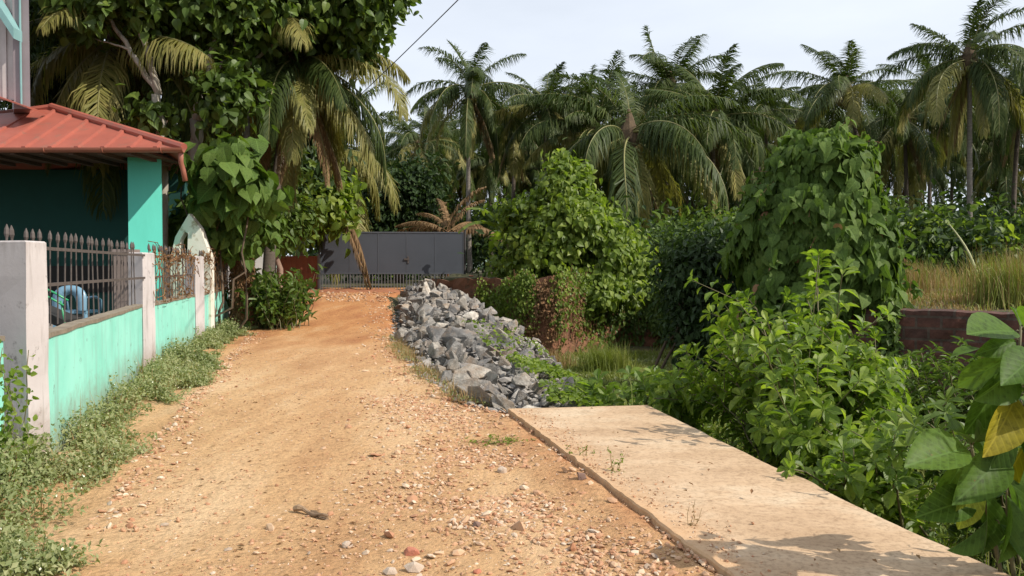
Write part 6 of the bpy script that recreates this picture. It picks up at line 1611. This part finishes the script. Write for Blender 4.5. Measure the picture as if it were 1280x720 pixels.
    # big leaved plant, close right
    def bigplant(name, label, base, stems, rng, ls, ymix):
        root = thing(name, base, label, 'plant'); st = MB(); lf = MB()
        for (e, L_) in stems:
            a = np.array(base) + rng.normal(size=3) * [.08, .08, 0]; e = np.array(e); n = 12; t = np.linspace(0, 1, n)
            mid = a * .5 + e * .5 + np.array([(e - a)[0] * -.25, (e - a)[1] * -.25, .15]); pts = (1 - t)[:, None] ** 2 * a + 2 * (t * (1 - t))[:, None] * mid + t[:, None] ** 2 * e
            st.tube(pts, .013 * (1 - .55 * t), 6)
            k = L_; tt = np.linspace(.22, 1, k)
            for i in range(k):
                q = np.array([np.interp(tt[i], t, pts[:, j]) for j in range(3)]); az = i * 2.4 + rng.random() * .8
                rd = np.array([math.cos(az), math.sin(az), 0]); young = tt[i] > .93
                D = norm(rd * (1 if not young else .45) + [0, 0, (.5 if young else -.25 - .75 * rng.random())]); pet = .05 + .03 * rng.random(); q2 = q + norm(rd + [0, 0, .5]) * pet
                st.tube([q, (q + q2) / 2 + [0, 0, .01], q2], .0035, 5)
                S = ls * (.75 + .45 * rng.random()) * (.55 if young else 1)
                N = norm(rd * .5 + np.array([0, 0, 1.0]) + rng.normal(size=3) * .15)
                mi = 1 if (rng.random() < ymix and tt[i] < .8) else 0
                leaves(lf, q2[None], D[None], N[None], S, .52, T_BIG, mi, rng, True)
        st.build('stem', M['stem'], root, True); lf.build('foliage', [M['leaf_plant'], M['leaf_yellow']], root, smooth=True, luv=True)
        return root
    r_ = np.random.default_rng(157)
    root = thing('broad_leaf_plant', (2.62, 4.2, -.75), 'large leaved plant with two yellowing leaves at the right edge', 'plant')
    st = MB(); lf = MB(); b0 = np.array([2.66, 4.25, -.75])
    for poly in ([(1258, 640, 4.05), (1268, 540, 4.0), (1276, 408, 4.0)], [(1240, 660, 4.1), (1222, 600, 4.05), (1214, 556, 4.05)], [(1300, 600, 3.9), (1306, 500, 3.9), (1300, 430, 3.9)]):
        q = np.array([b0] + [P(*p) for p in poly]); t = np.linspace(0, 1, 14); kx = np.linspace(0, 1, len(q))
        st.tube(np.stack([np.interp(t, kx, q[:, c_]) for c_ in range(3)], 1), .013 * (1 - .5 * t), 7)
    LV = [(1275, 415, 1218, 410, 0), (1276, 412, 1268, 382, 0), (1278, 412, 1300, 385, 0), (1274, 425, 1230, 440, 0), (1272, 440, 1200, 482, 0), (1270, 445, 1216, 540, 0), (1276, 440, 1312, 540, 0), (1272, 455, 1240, 500, 0),
          (1272, 488, 1244, 562, 1), (1276, 500, 1296, 590, 0), (1268, 520, 1232, 600, 0), (1216, 560, 1146, 572, 0), (1212, 562, 1174, 632, 0), (1220, 585, 1204, 660, 2), (1232, 605, 1240, 694, 0), (1252, 585, 1284, 664, 0),
          (1214, 556, 1192, 530, 0), (1216, 556, 1236, 530, 0), (1240, 640, 1202, 694, 0), (1258, 610, 1266, 700, 0), (1264, 560, 1206, 620, 0), (1296, 520, 1262, 610, 1), (1300, 440, 1262, 470, 0), (1225, 620, 1160, 640, 0), (1245, 650, 1290, 700, 0),
          (1268, 530, 1300, 560, 0), (1300, 580, 1272, 660, 0), (1272, 470, 1310, 500, 0)]
    for (x0, y0, x1, y1, mi) in LV:
        Yl = 4.02 + r_.normal() * .06; a = P(x0, y0, Yl); e = P(x1, y1, Yl - .10 + r_.normal() * .12); dd = e - a; L_ = np.linalg.norm(dd)
        a2_ = a + dd * .10; st.tube([a, a + dd * .06 + [0, 0, .008], a2_], .0035, 5)
        N = norm(np.array([.35, -.75, .75]) + r_.normal(size=3) * .22)
        leaves(lf, a2_[None], dd[None], N[None], L_ * .95, .44 + .08 * r_.random(), T_BIG, mi, r_, True)
    for _ in range(34):
        x0 = 1200 + 90 * r_.random(); y0 = 430 + 240 * r_.random(); Yl = 4.05 + .25 * r_.random(); a = P(x0, y0, Yl)
        dd = np.array([r_.normal() * .6 - .2, r_.normal() * .4, -.7 * r_.random() - .1]); leaves(lf, a[None], dd[None], norm(np.array([.35, -.6, .8]) + r_.normal(size=3) * .35)[None], .09 + .10 * r_.random(), .48, T_BIG, 0 if r_.random() < .93 else 1, r_, True)
        st.tube([a, a + norm(dd) * -.05 + [.02, .02, -.05]], .003, 4)
    st.build('stem', M['stem'], root, True)
    M['leaf_lime'] = leafmat('lime_leaf', [(.17, .22, .03), (.24, .28, .04)], .4, .42, .35, 1.5, veins=True)
    lf.build('foliage', [M['leaf_plant'], M['leaf_yellow'], M['leaf_lime']], root, smooth=True, luv=True)
    bigplant('broad_leaf_plant', 'large leaved plant mostly outside the right edge', (3.5, 3.5, -.75),
             [((2.92, 3.62, 1.5), 13), ((3.1, 3.3, 1.9), 13), ((3.2, 3.5, 1.3), 12), ((3.6, 3.3, 1.7), 12), ((3.0, 3.7, .9), 9), ((3.9, 3.6, 1.4), 12), ((3.3, 3.2, 1.0), 10), ((3.7, 3.9, 1.1), 10)], r_, .30, .05)
fore()

# ------------------------------------------------------------------ far ground growth and hills
def far():
    rng = np.random.default_rng(171); b = blob_px
    mb = MB(); bl = []
    for px in range(455, 1340, 34):
        Y = 43 + 12 * rng.random(); bl.append(b(px, 300 + 10 * rng.normal(), Y, 42, 34 + 10 * rng.random(), 1))
    for px in range(1100, 1340, 36):
        bl.append(b(px, 312, 33 + 4 * rng.random(), 36, 26, 1.0))
    for px in range(650, 900, 36): bl.append(b(px, 322, 31 + 3 * rng.random(), 30, 24, .8))
    leaf_cloud(mb, rng, bl, 22000, 700, 1.3, .36, .5, T_LO, 0, .4, .5, .6, .6)
    leaf_cloud(mb, rng, bl, 8000, 130, 1.1, .42, .45, T_LONG, 1, .3, .8, .8, .6)
    leaf_cloud(mb, rng, bl, 3000, 60, .8, .34, .8, T_HEART, 2, .5, .9, .8, .6)
    tag(mb.build('grove_undergrowth', [M['leaf_dark'], M['leaf_tree'], M['leaf_bright']], None), 'dense dark undergrowth filling the ground beneath the coconut palms', 'undergrowth', kind='stuff')
    mb = MB(); bl = []
    for px in range(-200, 1500, 50):
        Y = 85 + 20 * rng.random(); bl.append(b(px, 292 + 8 * rng.normal(), Y, 50, 40 + 8 * rng.random(), 1))
    for px in (690, 780, 860, 930, 1230, 1290): bl.append(b(px, 245 + 14 * rng.random(), 82, 36, 40, .9))
    leaf_cloud(mb, rng, bl, 22000, 700, 2.6, .9, .55, T_LO, 0, .4, .5, .6, .6)
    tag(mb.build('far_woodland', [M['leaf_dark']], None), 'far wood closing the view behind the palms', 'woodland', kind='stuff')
    # hills
    mbh = MB(); V, l, t = sheet(np.linspace(-400, 600, 160), np.linspace(300, 620, 20), lambda x, y: 1 + 30 * np.exp(-((x - 150) / 110) ** 2) * np.sin(np.clip((y - 300) / 320, 0, 1) * math.pi) ** .8 * 1.2 + 14 * fbm(x, y, .012, 3) * np.sin(np.clip((y - 300) / 320, 0, 1) * math.pi))
    tag(mbh.arr(V, l, t).build('hills', simple('wooded_hill', (.10, .15, .10), (.16, .21, .15), .05, .95, 0, world_=True), None, True), 'low wooded hill beyond the grove', 'hill', kind='structure')
far()
print('objects', len(sc.objects), 'polys', sum(len(o.data.polygons) for o in sc.objects if o.type == 'MESH'))
